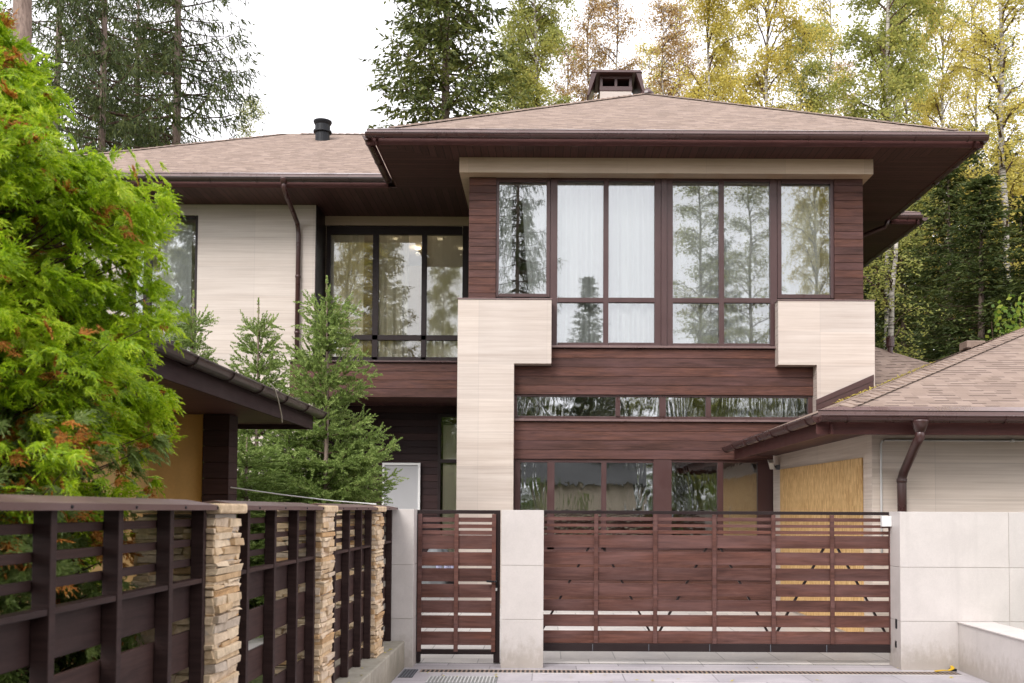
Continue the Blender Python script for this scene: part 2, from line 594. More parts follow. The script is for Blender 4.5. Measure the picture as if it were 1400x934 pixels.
M = {}
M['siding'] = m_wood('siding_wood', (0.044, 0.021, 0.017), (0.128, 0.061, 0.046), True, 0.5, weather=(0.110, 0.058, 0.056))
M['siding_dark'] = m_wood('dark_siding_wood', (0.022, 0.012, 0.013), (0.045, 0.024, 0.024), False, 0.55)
M['gate_wood'] = m_wood('gate_wood', (0.074, 0.034, 0.027), (0.148, 0.068, 0.053), True, 0.5, weather=(0.15, 0.085, 0.08))
M['fence_wood'] = m_wood('fence_wood', (0.026, 0.014, 0.013), (0.056, 0.031, 0.028), False, 0.5)
M['frame'] = m_metal('window_frame_paint', (0.060, 0.027, 0.026), 0.35, 0.25)
M['frame_dark'] = m_metal('dark_frame_paint', (0.020, 0.012, 0.012), 0.42, 0.2, 0.25)
M['gutter'] = m_metal('brown_gutter_metal', (0.055, 0.023, 0.021), 0.28, 0.25, 0.6)
M['gutter_dark'] = m_metal('dark_gutter_metal', (0.035, 0.020, 0.018), 0.36, 0.3, 0.5)
M['drip'] = m_metal('drip_edge_metal', (0.15, 0.095, 0.09), 0.26, 0.3, 0.6)
M['fascia'] = m_wood('fascia_wood', (0.070, 0.026, 0.024), (0.125, 0.048, 0.042), False, 0.45)
M['cream'] = m_travertine('cream_travertine', (0.44, 0.37, 0.325), (0.635, 0.57, 0.52))
M['cream_band'] = m_travertine('cornice_travertine', (0.43, 0.325, 0.235), (0.58, 0.455, 0.345), 1.4, 0.9)
M['cream_grey'] = m_travertine('grey_travertine', (0.56, 0.47, 0.40), (0.80, 0.71, 0.63), 1.2, 0.45, 0.4)
M['tile'] = m_plain_stone('pale_wall_tile', (0.59, 0.55, 0.525), 0.09, 0.42, 3.2, 90, 0.06)
M['grout'] = m_plain_stone('grout', (0.42, 0.38, 0.34), 0.1, 0.9)
M['concrete'] = m_plain_stone('concrete', (0.36, 0.33, 0.27), 0.3, 0.9, 2.5, 40, 0.4)
M['render_ochre'] = m_plain_stone('ochre_board', (0.70, 0.455, 0.185), 0.10, 0.75, 2.0, 30, 0.1)
M['shingle'] = m_shingle('shingles')
M['soffit_x'] = m_soffit('soffit_planks_to_eave', 'x')
M['soffit_y'] = m_soffit('soffit_planks_to_side', 'y')
M['glass'] = m_glass('window_glass', 0.13, (0.95, 0.97, 0.96), wob=0.0004, wscale=0.8)
M['glass_dim'] = m_glass('recessed_window_glass', 0.08, (0.93, 0.93, 0.88), 0.0004, 0.9)
M['glass_film'] = m_glass('film_covered_glass', 0.30, (0.7, 0.72, 0.7), 0.0024, 0.7, True)
M['curtain'] = m_cloth('sheer_curtain', (0.92, 0.92, 0.91), 0.06)
M['curtain_warm'] = m_cloth('warm_curtain', (0.86, 0.82, 0.72), 0.06)
M['room'] = m_plain_stone('room_plaster', (0.50, 0.46, 0.40), 0.05, 0.9)
M['white'] = m_metal('white_plastic', (0.75, 0.75, 0.74), 0.4, 0.1)
M['grey'] = m_metal('grey_plastic', (0.12, 0.13, 0.15), 0.4, 0.1)
M['black'] = m_metal('black_metal', (0.012, 0.013, 0.016), 0.45, 0.1, 0.25)
M['steel'] = m_metal('conduit_metal', (0.55, 0.55, 0.54), 0.35, 0.1)
M['door'] = m_metal('pale_door_paint', (0.40, 0.40, 0.41), 0.45, 0.1)
M['paving'] = m_paving('grey_paving', (0.44, 0.415, 0.435), 0.90, 0.45)
M['drive'] = m_paving('drive_paving', (0.58, 0.55, 0.52), 0.6, 0.6)
M['yellow'] = m_metal('yellow_strap', (0.62, 0.40, 0.02), 0.5, 0.1)


def m_osb():
    a = N('osb_board')
    v = a.n('TexVoronoi'); v.inputs['Scale'].default_value = 1.0
    a.l(a.uv(42, 9), v.inputs['Vector'])
    n1 = a.noise(a.uv(30, 5), 2.0, 4, 0.6)
    col = a.mix(0.5, a.ramp(v.outputs['Color'], [(0.2, (0.40, 0.20, 0.06)), (0.8, (0.85, 0.60, 0.28))]),
                a.ramp(n1, [(0.3, (0.50, 0.275, 0.09)), (0.7, (0.82, 0.56, 0.25))]))
    return a.done(a.bsdf(col, 0.65, bump=n1, bstr=0.2, bdist=0.003))


def m_ledge():
    a = N('ledge_stone')
    g = a.n('NewGeometry')
    c = a.ramp(g.outputs['Random Per Island'], [(0.0, (0.56, 0.36, 0.18)), (0.18, (0.66, 0.50, 0.32)), (0.5, (0.78, 0.65, 0.48)), (0.8, (0.72, 0.58, 0.43)), (1.0, (0.54, 0.47, 0.40))])
    n1 = a.noise(a.geo(), 14, 6, 0.7, 0.4)
    col = a.mix(1.0, c, a.ramp(n1, [(0.28, (0.62, 0.56, 0.5)), (0.7, (1.15, 1.12, 1.08))]), 'MULTIPLY')
    return a.done(a.bsdf(col, 0.88, bump=n1, bstr=0.8, bdist=0.012))


def m_ground():
    a = N('ground_grass')
    n1 = a.noise(a.geo(), 0.6, 6, 0.65)
    n2 = a.noise(a.geo(), 9, 5, 0.65)
    f = a.math('ADD', a.math('MULTIPLY', n1, 0.5), a.math('MULTIPLY', n2, 0.5))
    col = a.ramp(f, [(0.35, (0.045, 0.05, 0.018)), (0.5, (0.07, 0.095, 0.025)), (0.65, (0.13, 0.11, 0.04))])
    return a.done(a.bsdf(col, 0.95, bump=n2, bstr=0.8, bdist=0.05))


def m_asphalt():
    a = N('road_asphalt')
    n2 = a.noise(a.geo(), 60, 4, 0.65)
    n1 = a.noise(a.geo(), 0.8, 5, 0.6)
    col = a.mix(1.0, a.ramp(n2, [(0.3, (0.07,) * 3), (0.7, (0.13, 0.13, 0.125))]), a.ramp(n1, [(0.3, (0.85,) * 3), (0.7, (1.2,) * 3)]), 'MULTIPLY')
    return a.done(a.bsdf(col, 0.9, bump=n2, bstr=0.4, bdist=0.005))


def m_plaid():
    a = N('plaid_cloth')
    w1 = a.n('TexWave', bands_direction='X'); w1.inputs['Scale'].default_value = 9
    w2 = a.n('TexWave', bands_direction='Y'); w2.inputs['Scale'].default_value = 9
    a.l(a.uv(), w1.inputs['Vector']); a.l(a.uv(), w2.inputs['Vector'])
    col = a.mix(a.math('MULTIPLY', w1.outputs['Fac'], 0.6), (0.55, 0.55, 0.62), (0.10, 0.12, 0.35))
    col = a.mix(a.math('MULTIPLY', w2.outputs['Fac'], 0.5), col, (0.10, 0.10, 0.28))
    return a.done(a.bsdf(col, 0.9))


M['osb'] = m_osb(); M['ledge'] = m_ledge(); M['ground'] = m_ground(); M['asphalt'] = m_asphalt(); M['plaid'] = m_plaid()
M['tarp'] = m_plain_stone('grey_tarp', (0.17, 0.18, 0.19), 0.2, 0.5, 6, 50, 0.2)
M['spruce'] = m_leaf('spruce_needles', [(0.1, (0.030, 0.048, 0.015)), (0.5, (0.072, 0.098, 0.026)), (0.9, (0.150, 0.168, 0.042))], 0.3, clump=0.8)
M['spruce_bright'] = m_leaf('mossy_spruce_needles', [(0.1, (0.038, 0.056, 0.016)), (0.5, (0.120, 0.145, 0.032)), (0.9, (0.24, 0.235, 0.055))], 0.3, clump=0.7)
M['young_spruce'] = m_leaf('young_spruce_needles', [(0.0, (0.080, 0.140, 0.028)), (0.5, (0.235, 0.325, 0.085)), (1.0, (0.48, 0.56, 0.20))], 0.3, 0.45, clump=5.0)
M['thuja'] = m_leaf('thuja_scales', [(0.05, (0.110, 0.200, 0.010)), (0.4, (0.300, 0.470, 0.018)), (0.7, (0.520, 0.670, 0.030)), (1.0, (0.72, 0.77, 0.10))], 0.52, 0.32, clump=4.0)
M['thuja_low'] = m_leaf('dull_thuja_scales', [(0.05, (0.075, 0.125, 0.030)), (0.5, (0.175, 0.250, 0.060)), (1.0, (0.36, 0.42, 0.15))], 0.45, 0.45, clump=4.0)  # duller, darker green, used more often towards the bottom of the crown
M['thuja_dry'] = m_leaf('dried_thuja_scales', [(0.0, (0.24, 0.075, 0.018)), (0.5, (0.52, 0.190, 0.030)), (1.0, (0.62, 0.32, 0.08))], 0.4, 0.7)
M['birch_yellow'] = m_leaf('yellow_birch_leaves', [(0.0, (0.42, 0.39, 0.10)), (0.4, (0.62, 0.53, 0.12)), (0.75, (0.74, 0.63, 0.17)), (1.0, (0.74, 0.50, 0.13))], 0.55, clump=0.5)
M['birch_green'] = m_leaf('green_birch_leaves', [(0.0, (0.20, 0.24, 0.07)), (0.5, (0.38, 0.40, 0.11)), (0.85, (0.54, 0.50, 0.13)), (1.0, (0.64, 0.51, 0.13))], 0.55, clump=0.5)
M['birch_brown'] = m_leaf('brown_birch_leaves', [(0.0, (0.34, 0.19, 0.07)), (0.5, (0.50, 0.33, 0.14)), (1.0, (0.60, 0.46, 0.20))], 0.45)
M['shrub'] = m_leaf('shrub_leaves', [(0.0, (0.07, 0.14, 0.02)), (0.5, (0.16, 0.26, 0.03)), (1.0, (0.34, 0.38, 0.06))], 0.4)
M['bark'] = m_bark('spruce_bark', (0.13, 0.095, 0.078), (0.38, 0.29, 0.245))
M['bark_pine'] = m_bark('pine_bark', (0.14, 0.10, 0.085), (0.36, 0.27, 0.225))
M['bark_birch'] = m_bark('birch_bark', (0.36, 0.33, 0.29), (0.66, 0.62, 0.56), True)
M['twig'] = m_bark('twig_bark', (0.06, 0.038, 0.028), (0.15, 0.095, 0.07))

# ------------------------------------------------------------------ setting
def sheet(name, x0, x1, y0, y1, z, mat, depth=0.0):
    b = MB()
    if depth: b.box(x0, x1, y0, y1, z - depth, z)
    else: b.add([(x0, y0, z), (x1, y0, z), (x1, y1, z), (x0, y1, z)], [(0, 1, 2, 3)])
    return tag(b.build(name, mat), kind='structure')


sheet('ground', -500, 500, -500, 900, 0.0, M['ground'])
sheet('pavement', -1.46, 4.28, 5.2, 10.45, 0.008, M['paving'])
sheet('driveway', -1.5, 4.0, 10.455, 17.05, 0.012, M['drive'])
sheet('garden_path', -6.0, -1.505, 10.6, 21.2, 0.012, M['drive'])
sheet('road', -60, 60, -9.0, 5.15, 0.006, M['asphalt'])

# ------------------------------------------------------------------ house
YC, YS = 17.0, 17.25         # plane of the cream cladding, plane of the wooden facade
YW, YR = 19.75, 20.50        # plane of the left wing, plane of its recessed glazing
ZE = 8.10                    # eave height
house = thing('house', 'two storey house with cream cladding, dark wood siding and brown shingle hip roofs', 'house', (2, 17, 0))


def boards(b, x0, x1, y0, y1, z0, z1, n, gap=0.006):
    h = (z1 - z0) / n
    for i in range(n):
        b.box(x0, x1, y0, y1, z0 + i * h + gap / 2, z0 + (i + 1) * h - gap / 2)
    b.box(x0 + .01, x1 - .01, y0 + .02, y1 + .004, z0, z1)


def hip(b, x0, x1, y0, y1, ze, rx0, rx1, ry, zr, t=0.07):
    v = [(x0, y0, ze), (x1, y0, ze), (x1, y1, ze), (x0, y1, ze), (rx0, ry, zr), (rx1, ry, zr)]
    w_ = [(a_, b_, c_ - t) for a_, b_, c_ in v[:4]]
    fs = [(0, 1, 5, 4), (1, 2, 5), (2, 3, 4, 5), (3, 0, 4), (0, 6, 7, 1), (1, 7, 8, 2), (2, 8, 9, 3), (3, 9, 6, 0), (9, 8, 7, 6)]
    if abs(rx0 - rx1) < 1e-6:
        v = v[:5]; w_off = 5
        fs = [(0, 1, 4), (1, 2, 4), (2, 3, 4), (3, 0, 4), (0, 5, 6, 1), (1, 6, 7, 2), (2, 7, 8, 3), (3, 8, 5, 0), (8, 7, 6, 5)]
    b.add(v + w_, fs)


def hip_caps(b, p, q, slope=.53, w_=0.15, step=0.19):
    """overlapping cap shingles along a hip"""
    p, q = Vector(p), Vector(q)
    L = (q - p).length
    n = int(L / step)
    d = (q - p) / L
    s = d.cross(Vector((0, 0, 1))).normalized()
    for i in range(2, n):
        a_ = p + d * (i * step); c_ = p + d * (i * step + step * 1.25)
        up0, up1 = 0.026, 0.012
        drop = w_ * slope * .72
        vs = [a_ + Vector((0, 0, up0)), a_ + s * w_ + Vector((0, 0, up0 - drop)), c_ + s * w_ + Vector((0, 0, up1 - drop)), c_ + Vector((0, 0, up1)),
              a_ - s * w_ + Vector((0, 0, up0 - drop)), c_ - s * w_ + Vector((0, 0, up1 - drop))]
        lo = [v + Vector((0, 0, -.012)) for v in vs]
        b.add(vs + lo, [(0, 3, 2, 1), (0, 4, 5, 3), (0, 1, 7, 6), (4, 0, 6, 10)])


# roofs
XE0, XE1, YE = -2.99, 7.34, 16.35
rf = MB(); hip(rf, XE0, XE1, YE, YE + 10.3, ZE, 2.18, 2.18, YE + 5.15, ZE + 2.89)
roof = rf.build('roof', M['shingle'], house)
for c0 in ((XE0, YE), (XE1, YE), (XE0, YE + 10.3), (XE1, YE + 10.3)):
    cb = MB(); hip_caps(cb, (c0[0], c0[1], ZE), (2.18, YE + 5.15, ZE + 2.89), .53); cb.build('hip_caps', M['shingle'], roof)
vb = MB(); vx, vz = at(891, 128, 20.7)
vb.lathe((2.22, 21.5, ZE + 2.85), [(0.16, 0), (0.15, .05), (0.09, .10), (0.06, .14), (0.0, .15)], 12)
vb.build('roof_finial', M['gutter'], roof)
rf = MB(); hip(rf, -12.2, 3.0, 18.6, 29.8, ZE, -6.6, -1.0, 24.2, ZE + 2.99)
roof2 = rf.build('roof', M['shingle'], house)
cb = MB(); hip_caps(cb, (-12.2, 18.6, ZE), (-6.6, 24.2, ZE + 2.99), .52); cb.build('hip_caps', M['shingle'], roof2)
cb = MB(); hip_caps(cb, (-6.6, 24.2, ZE + 2.99), (-1.0, 24.2, ZE + 2.99), .74); cb.build('ridge_caps', M['shingle'], roof2)
rf = MB(); hip(rf, -1.0, 8.05, 20.8, 29.4, ZE, 3.3, 3.75, 25.1, ZE + 2.20)
rf.build('roof', M['shingle'], house)


def gutter_run(name, p, q, outdir, r=0.075, mat=None, parent=house):
    """half round gutter with a rolled lip and brackets, from p to q, opening upwards"""
    mat = mat or M['gutter']
    p, q, o_ = Vector(p), Vector(q), Vector(outdir)
    b = MB()
    n = 9
    prof = []
    for k in range(n):
        a_ = math.pi * k / (n - 1)
        prof.append((-math.cos(a_) * r, -math.sin(a_) * r))
    th = 0.006
    inner = [(x * (1 - th / r), y * (1 - th / r)) for x, y in prof][::-1]
    loop = prof + inner
    vs = []
    for e in (p, q):
        for x, y in loop: vs.append(e + o_ * x + Vector((0, 0, y)))
    m_ = len(loop)
    fs = [(i, (i + 1) % m_, m_ + (i + 1) % m_, m_ + i) for i in range(m_)]
    b.add(vs, fs)
    for e in (p, q):
        b.add([e + o_ * x + Vector((0, 0, y)) for x, y in prof], [tuple(range(n))])
    b.tube([p + o_ * r, q + o_ * r], 0.011, 6)
    L = (q - p).length
    d = (q - p).normalized()
    k = 0.3
    while k < L:
        c = p + d * k
        pts = [c + o_ * (x * 1.035) + Vector((0, 0, y * 1.035)) for x, y in prof]
        for i in range(len(pts) - 1): b.bar(pts[i], pts[i + 1], 0.025, 0.004, up=d)
        k += 0.9
    return b.build(name, mat, parent)


def eave(parent, p, q, outdir, ze, drop=0.235, mat_g='gutter', sl=.53):
    """drip edge, fascia and gutter along an eave edge from p to q (xy), outdir points away from the house"""
    p, q, o_ = Vector((p[0], p[1], 0)), Vector((q[0], q[1], 0)), Vector((outdir[0], outdir[1], 0))
    d = (q - p).normalized()
    b = MB()
    # fascia board
    a0, a1 = p - o_ * 0.05, q - o_ * 0.05
    b.hexa([a0 + Vector((0, 0, ze - drop)), a1 + Vector((0, 0, ze - drop)), a1 - o_ * .03 + Vector((0, 0, ze - drop)), a0 - o_ * .03 + Vector((0, 0, ze - drop)),
            a0 + Vector((0, 0, ze - .072)), a1 + Vector((0, 0, ze - .072)), a1 - o_ * .03 + Vector((0, 0, ze - .072)), a0 - o_ * .03 + Vector((0, 0, ze - .072))])
    b.build('fascia', M['fascia'], parent, 0.004)
    g = MB()
    for za, zb, oa, ob in ((ze - .045, ze + .012, 0.02, 0.012),):
        g.hexa([p + o_ * oa + Vector((0, 0, za)), q + o_ * oa + Vector((0, 0, za)), q + o_ * ob + Vector((0, 0, za)), p + o_ * ob + Vector((0, 0, za)),
                p + o_ * oa + Vector((0, 0, zb)), q + o_ * oa + Vector((0, 0, zb)), q + o_ * ob + Vector((0, 0, zb)), p + o_ * ob + Vector((0, 0, zb))])
    # the apron lying on the first course
    g.hexa([p + o_ * .02 + Vector((0, 0, ze + .002)), q + o_ * .02 + Vector((0, 0, ze + .002)), q - d * .28 - o_ * .17 + Vector((0, 0, ze + .17 * sl + .002)), p + d * .28 - o_ * .17 + Vector((0, 0, ze + .17 * sl + .002)),
            p + o_ * .02 + Vector((0, 0, ze + .014)), q + o_ * .02 + Vector((0, 0, ze + .014)), q - d * .28 - o_ * .17 + Vector((0, 0, ze + .17 * sl + .012)), p + d * .28 - o_ * .17 + Vector((0, 0, ze + .17 * sl + .012))])
    g.build('drip_edge', M['drip'], parent)
    gz = ze - (0.10 if sl > .5 else 0.06)
    gutter_run('gutter', p + o_ * .095 + Vector((0, 0, gz)), q + o_ * .095 + Vector((0, 0, gz)), o_, 0.072, M[mat_g], parent)


eave(house, (XE0 - .1, YE), (XE1 + .1, YE), (0, -1), ZE)
eave(house, (XE0, YE), (XE0, 18.6), (-1, 0), ZE)
eave(house, (XE1, YE), (XE1, 20.8), (1, 0), ZE)
eave(house, (-12.2, 18.6), (XE0 - .1, 18.6), (0, -1), ZE, mat_g='gutter_dark')
eave(house, (XE1 + .1, 20.8), (8.05, 20.8), (0, -1), ZE)
eave(house, (8.05, 20.8), (8.05, 29.4), (1, 0), ZE)
eave(house, (-12.2, 18.6), (-12.2, 29.8), (-1, 0), ZE)

# soffits (mitred, planks run towards the nearest eave)
ZS = 7.875


def soffit(poly, mat, z=ZS, parent=house, t=0.02):
    b = MB(); b.prism([(x, y, z) for x, y in poly], (0, 0, t))
    return b.build('soffit', mat, parent)


soffit([(XE0 + .07, YE + .07), (XE1 - .07, YE + .07), (5.62, YS + .1), (-1.38, YS + .1)], M['soffit_x'])
soffit([(XE0 + .07, YE + .07), (-1.38, YS + .1), (-1.38, 18.67), (XE0 + .07, 18.67)], M['soffit_y'])
soffit([(XE1 - .07, YE + .07), (XE1 - .07, 20.87), (5.62, 20.87), (5.62, YS + .1)], M['soffit_y'])
soffit([(-12.13, 18.67), (-1.38, 18.67), (-1.38, YR + .2), (-12.13, YR + .2)], M['soffit_x'], ZS + .004)
soffit([(5.62, 20.87), (7.98, 20.87), (7.98, 29.3), (5.62, 29.3)], M['soffit_y'], ZS + .004)

# cornice, returning along both sides
xl, xr, z0, z1 = rect(628, 216, 1194, 237, YC)
b = MB()
b.box(xl, xr, YC, YS + .02, z0, ZS + .02)
b.box(xl, -1.385, YS + .0205, 20.4, z0, ZS + .02)
b.box(5.63, xr, YS + .0205, 25.0, z0, ZS + .02)
b.build('cornice', M['cream_band'], house, 0.004)

# structure: side walls, floors, back walls
zf2 = 4.30
b = MB()
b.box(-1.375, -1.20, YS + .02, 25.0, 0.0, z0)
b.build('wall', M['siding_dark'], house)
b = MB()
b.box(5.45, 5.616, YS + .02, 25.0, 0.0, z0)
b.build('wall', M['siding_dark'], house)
b = MB()
b.box(-1.2, 5.45, YS + .16, 25, 3.72, zf2 - .02)            # floor between the storeys
b.box(-1.2, 5.45, YS + .16, 25, -0.05, 0.12)
b.box(-1.2, 5.45, YS + .16, 25, 7.72, 7.84)
b.box(-1.2, 5.45, 21.6, 21.75, 0.12, 7.72)                  # partition behind the front rooms
b.box(-10.4, -1.38, YR + .2, 24.0, 7.70, 7.84)
b.box(-10.4, -1.38, 23.6, 23.75, 0.0, 7.6)
b.box(-10.4, -1.38, YR + .22, 23.6, 4.0, 4.40)
b.build('inner_wall', M['room'], house)

# facade siding
b = MB()
x0_, x1_, za, zb = rect(641, 236, 678, 411, YS); boards(b, x0_, x1_, YS, YS + .14, za, zb + .05, 17)
x0_, x1_, za, zb = rect(1141, 236, 1180, 412, YS); boards(b, x0_, x1_, YS, YS + .14, za, zb + .05, 17)
xs0 = at(700, 500, YS)[0]; xs1 = at(1120, 500, YS)[0]
za, zb = at(900, 540, YS)[1], at(900, 477.5, YS)[1]; boards(b, xs0, xs1 + 1.0, YS, YS + .14, za, zb, 5)
za, zb = at(850, 628, YS)[1], at(850, 577, YS)[1]; boards(b, xs0, xs1 + 1.0, YS, YS + .14, za, zb, 4)
za = at(850, 752, YS)[1]; boards(b, xs0, xs1 + 1.0, YS, YS + .14, 0.05, za, 5)
b.build('siding', M['siding'], house, 0.003)
# right-hand part of the front wall behind the garage roof
b = MB(); b.box(at(1117, 500, YC)[0], 5.716, YC + .03, YS + .1, 0.0, 4.2); b.build('wall', M['cream'], house)

# cream blocks
zt = at(700, 409.5, YC)[1]; zmid = at(700, 497, YC)[1]
cx0, cx1, ca = at(625, 550, YC)[0], at(702.5, 550, YC)[0], at(754, 450, YC)[0]
b = MB()
b.prism([(cx0, YC, 0.0), (cx1, YC, 0.0), (cx1, YC, zmid), (ca, YC, zmid), (ca, YC, zt), (cx0, YC, zt)], (0, .245, 0))
b.build('pilaster', M['cream'], house, 0.004)
zt2 = at(1130, 411.5, YC)[1]; zm2 = at(1090, 499, YC)[1]
rx0, rx1, rs = at(1064, 450, YC)[0], at(1196, 450, YC)[0], at(1117, 510, YC)[0]
b = MB()
b.prism([(rs, YC, 2.9), (rx1, YC, 2.9), (rx1, YC, zt2), (rx0, YC, zt2), (rx0, YC, zm2), (rs, YC, zm2)], (0, .245, 0))
b.build('pilaster', M['cream'], house, 0.004)
b = MB()
b.box(cx0 - .012, ca + .012, YC - .014, YS, zt + .001, zt + .022)
b.box(rx0 - .012, rx1 + .012, YC - .014, YS, zt2 + .001, zt2 + .022)
b.box(at(754, 475, YS)[0], at(1062, 475, YS)[0], YS - .07, YS + .1, at(900, 476.5, YS)[1], at(900, 473.5, YS)[1])
b.box(xs0, xs1 + .8, YS - .06, YS + .1, at(850, 576.5, YS)[1], at(850, 573.5, YS)[1])
b.build('sill', M['drip'], house, 0.003)


def window(parent, Y, outer, bars, panes, frame_mat, glass_mat, depth=0.09, glass_in=0.045):
    """frame bars (pixel rects measured on the photo, on plane Y) with every pane a sub-part"""
    b = MB()
    for q in bars:
        x0, x1, z0_, z1_ = rect(*q[:4], Y)
        pr = q[4] if len(q) > 4 else 0.0
        b.box(x0, x1, Y - pr, Y + depth, z0_, z1_)
    f = b.build('window', frame_mat, parent, 0.004)
    for q in panes:
        x0, x1, z0_, z1_ = rect(*q, Y)
        g = MB(); g.box(x0 - .012, x1 + .012, Y + glass_in, Y + glass_in + .008, z0_ - .012, z1_ + .012)
        g.build('pane', glass_mat, f)
    return f


def curtain(parent, x0, x1, y, z0_, z1_, seed, mat, folds=9.0, amp=0.035, gather=None):
    r_ = np.random.default_rng(seed)
    nx, nz = max(24, int((x1 - x0) * 60)), 10
    u = np.linspace(0, 1, nx)
    ph = r_.uniform(0, 6.28, 4)
    xs = x0 + (x1 - x0) * u
    vs = []
    for j in range(nz):
        t = j / (nz - 1)
        z_ = z0_ + (z1_ - z0_) * t
        a_ = amp * (1.0 - 0.35 * t)
        yy = y + a_ * (np.sin(xs * folds * 2.1 + ph[0] + .5 * np.sin(xs * 3 + ph[1])) + .5 * np.sin(xs * folds * 4.7 + ph[2] + t * .8)) * (.6 + .4 * np.sin(xs * 1.7 + ph[3]))
        xx = xs
        if gather:
            k = gather * (1 - t) ** 1.3
            xx = x0 + (xs - x0) * (1 - k) if gather > 0 else x1 - (x1 - xs) * (1 + k)
        vs.append(np.stack([xx, yy, np.full(nx, z_)], 1))
    V = np.concatenate(vs)
    fs = []
    for j in range(nz - 1):
        for i in range(nx - 1):
            fs.append((j * nx + i, j * nx + i + 1, (j + 1) * nx + i + 1, (j + 1) * nx + i))
    b = MB(); b.add(V, fs)
    return b.build('curtain', mat, parent, smooth=True)


YG = YS + .04
T = 236
win_l = window(house, YG, None, [(678, 247, 682, 406), (747, 247, 752, 406), (682, T, 747, 249), (682, 401.5, 747, 406), (678, T, 682, 247), (747, T, 752, 247)],
               [(682, 249, 747, 401.5)], M['frame'], M['glass'])
win_c = window(house, YG, None,
               [(752.5, T, 762, 473), (825, 247, 832, 473), (895, T, 904, 473), (904, T, 911.5, 473, .03), (911.5, T, 920, 473), (983, 247, 990, 473), (1053, T, 1062.5, 473),
                (762, T, 895, 247.4), (920, T, 1053, 248), (762, 468.5, 825, 473), (832, 468.5, 895, 473), (920, 469.5, 983, 473.5), (990, 469.5, 1053, 473.5),
                (762, 407, 825, 413.5), (832, 407, 895, 413.5), (920, 407.5, 983, 414), (990, 407.5, 1053, 414)],
               [(762, 247.4, 825, 407), (832, 247.4, 895, 407), (762, 413.5, 825, 468.5), (832, 413.5, 895, 468.5),
                (920, 248, 983, 407.5), (990, 248, 1053, 407.5), (920, 414, 983, 469.5), (990, 414, 1053, 469.5)], M['frame'], M['glass'])
win_r = window(house, YG, None, [(1063, T, 1068.5, 408), (1135.5, T, 1141, 408), (1068.5, T, 1135.5, 251), (1068.5, 402.5, 1135.5, 408)],
               [(1068.5, 251, 1135.5, 402.5)], M['frame'], M['glass'])
zc0, zc1 = at(900, 474, 17.6)[1], 7.71
X = lambda px: at(px, 400, 17.6)[0]
curtain(win_c, X(758), X(900), 17.50, zc0, zc1, 1, M['curtain'], 10, .055)
curtain(win_c, X(914), X(1056), 17.50, zc0, zc1, 2, M['curtain'], 10, .055)
curtain(win_l, X(676), X(700), 17.48, zc0, zc1, 3, M['curtain'], 12, .04)
curtain(win_l, X(712), X(752), 17.48, zc0, zc1, 4, M['curtain'], 12, .05, -0.45)
curtain(win_r, X(1062), X(1118), 17.48, zc0, zc1, 5, M['curtain'], 12, .04)
curtain(win_r, X(1120), X(1142), 17.85, zc0, zc1, 6, M['curtain_warm'], 12, .04)

# clerestory strip and ground floor glazing, still under wrinkled protective film
window(house, YG, None,
       [(703, 540.5, 707, 573), (841.5, 543, 848, 571), (901.5, 543, 910.5, 571), (965, 543, 972, 571), (1105, 540.5, 1112, 573), (707, 540.5, 1105, 543), (707, 569.5, 1105, 573.5)],
       [(707, 543, 841.5, 569.5), (848, 543, 901.5, 569.5), (910.5, 543, 965, 569.5), (972, 543, 1105, 569.5)], M['gutter'], M['glass_film'])
GB = 752
win_g = window(house, YG, None,
               [(703, 628, 711, GB), (748, 632, 758, GB), (822, 632, 829, GB), (893, 628, 918, GB, .03), (981, 632, 989, GB), (1036, 628, 1062, GB),
                (711, 628, 893, 632.5), (918, 628, 1036, 632.5), (711, 747, 893, GB), (918, 747, 1036, GB)],
               [(711, 632.5, 748, 747), (758, 632.5, 822, 747), (829, 632.5, 893, 747), (918, 632.5, 981, 747), (989, 632.5, 1036, 747)], M['frame'], M['glass_film'])

# left wing walls: cream panel, its return, the recess
xa, xb = at(270, 350, YW)[0], at(431, 350, YW)[0]
b = MB()
b.box(xa, xb, YW, YR + .25, 0.0, ZS)
b.box(-10.4, xa, YW, YW + .2, at(230, 294, YW)[1], ZS)         # lintel over the far left window
b.box(-10.4, at(180, 350, YW)[0], YW, YW + .2, 0.0, at(230, 294, YW)[1])
b.box(-10.4, xa, YW, YW + .2, 0.0, 4.45)
b.build('wall', M['cream'], house, 0.004)
b = MB(); b.box(xb + .003, xb + .02, YW + .01, YR + .1, 4.5, ZS); b.build('window_reveal', M['frame_dark'], house)
b = MB(); b.box(xb + .02, -1.38, YR, YR + .2, at(540, 308, YR)[1], ZS); b.build('lintel', M['cream_band'], house)
win_rec = window(house, YR + .04, None,
                 [(445, 309, 451, 492), (509, 320, 517, 492), (576, 320, 583, 492), (632, 309, 640, 492), (451, 309, 632, 320.5), (451, 458, 632, 465), (451, 488, 632, 494)],
                 [(451, 320.5, 509, 458), (517, 320.5, 576, 458), (583, 320.5, 632, 458), (451, 465, 509, 488), (517, 465, 576, 488), (583, 465, 632, 488)], M['frame_dark'], M['glass_dim'])
X = lambda px: at(px, 400, 20.9)[0]
curtain(win_rec, X(458), X(500), 20.68, 4.42, 7.6, 11, M['curtain_warm'], 14, .05)
curtain(win_rec, X(512), X(560), 20.68, 4.42, 7.6, 12, M['curtain_warm'], 14, .05)
curtain(win_rec, X(580), X(640), 20.69, 4.42, 7.6, 13, M['curtain_warm'], 14, .05)
win_far = window(house, YW + .03, None, [(178, 294, 184, 470), (196, 294, 206, 470), (266, 294, 271, 470), (184, 294, 196, 298), (206, 294, 266, 298), (184, 466, 266, 470)],
                 [(184, 298, 196, 466), (206, 298, 266, 466)], M['frame_dark'], M['glass'])
X = lambda px: at(px, 400, 20.2)[0]
curtain(win_far, X(226), X(268), 19.92, 4.45, 7.5, 14, M['curtain'], 14, .05)

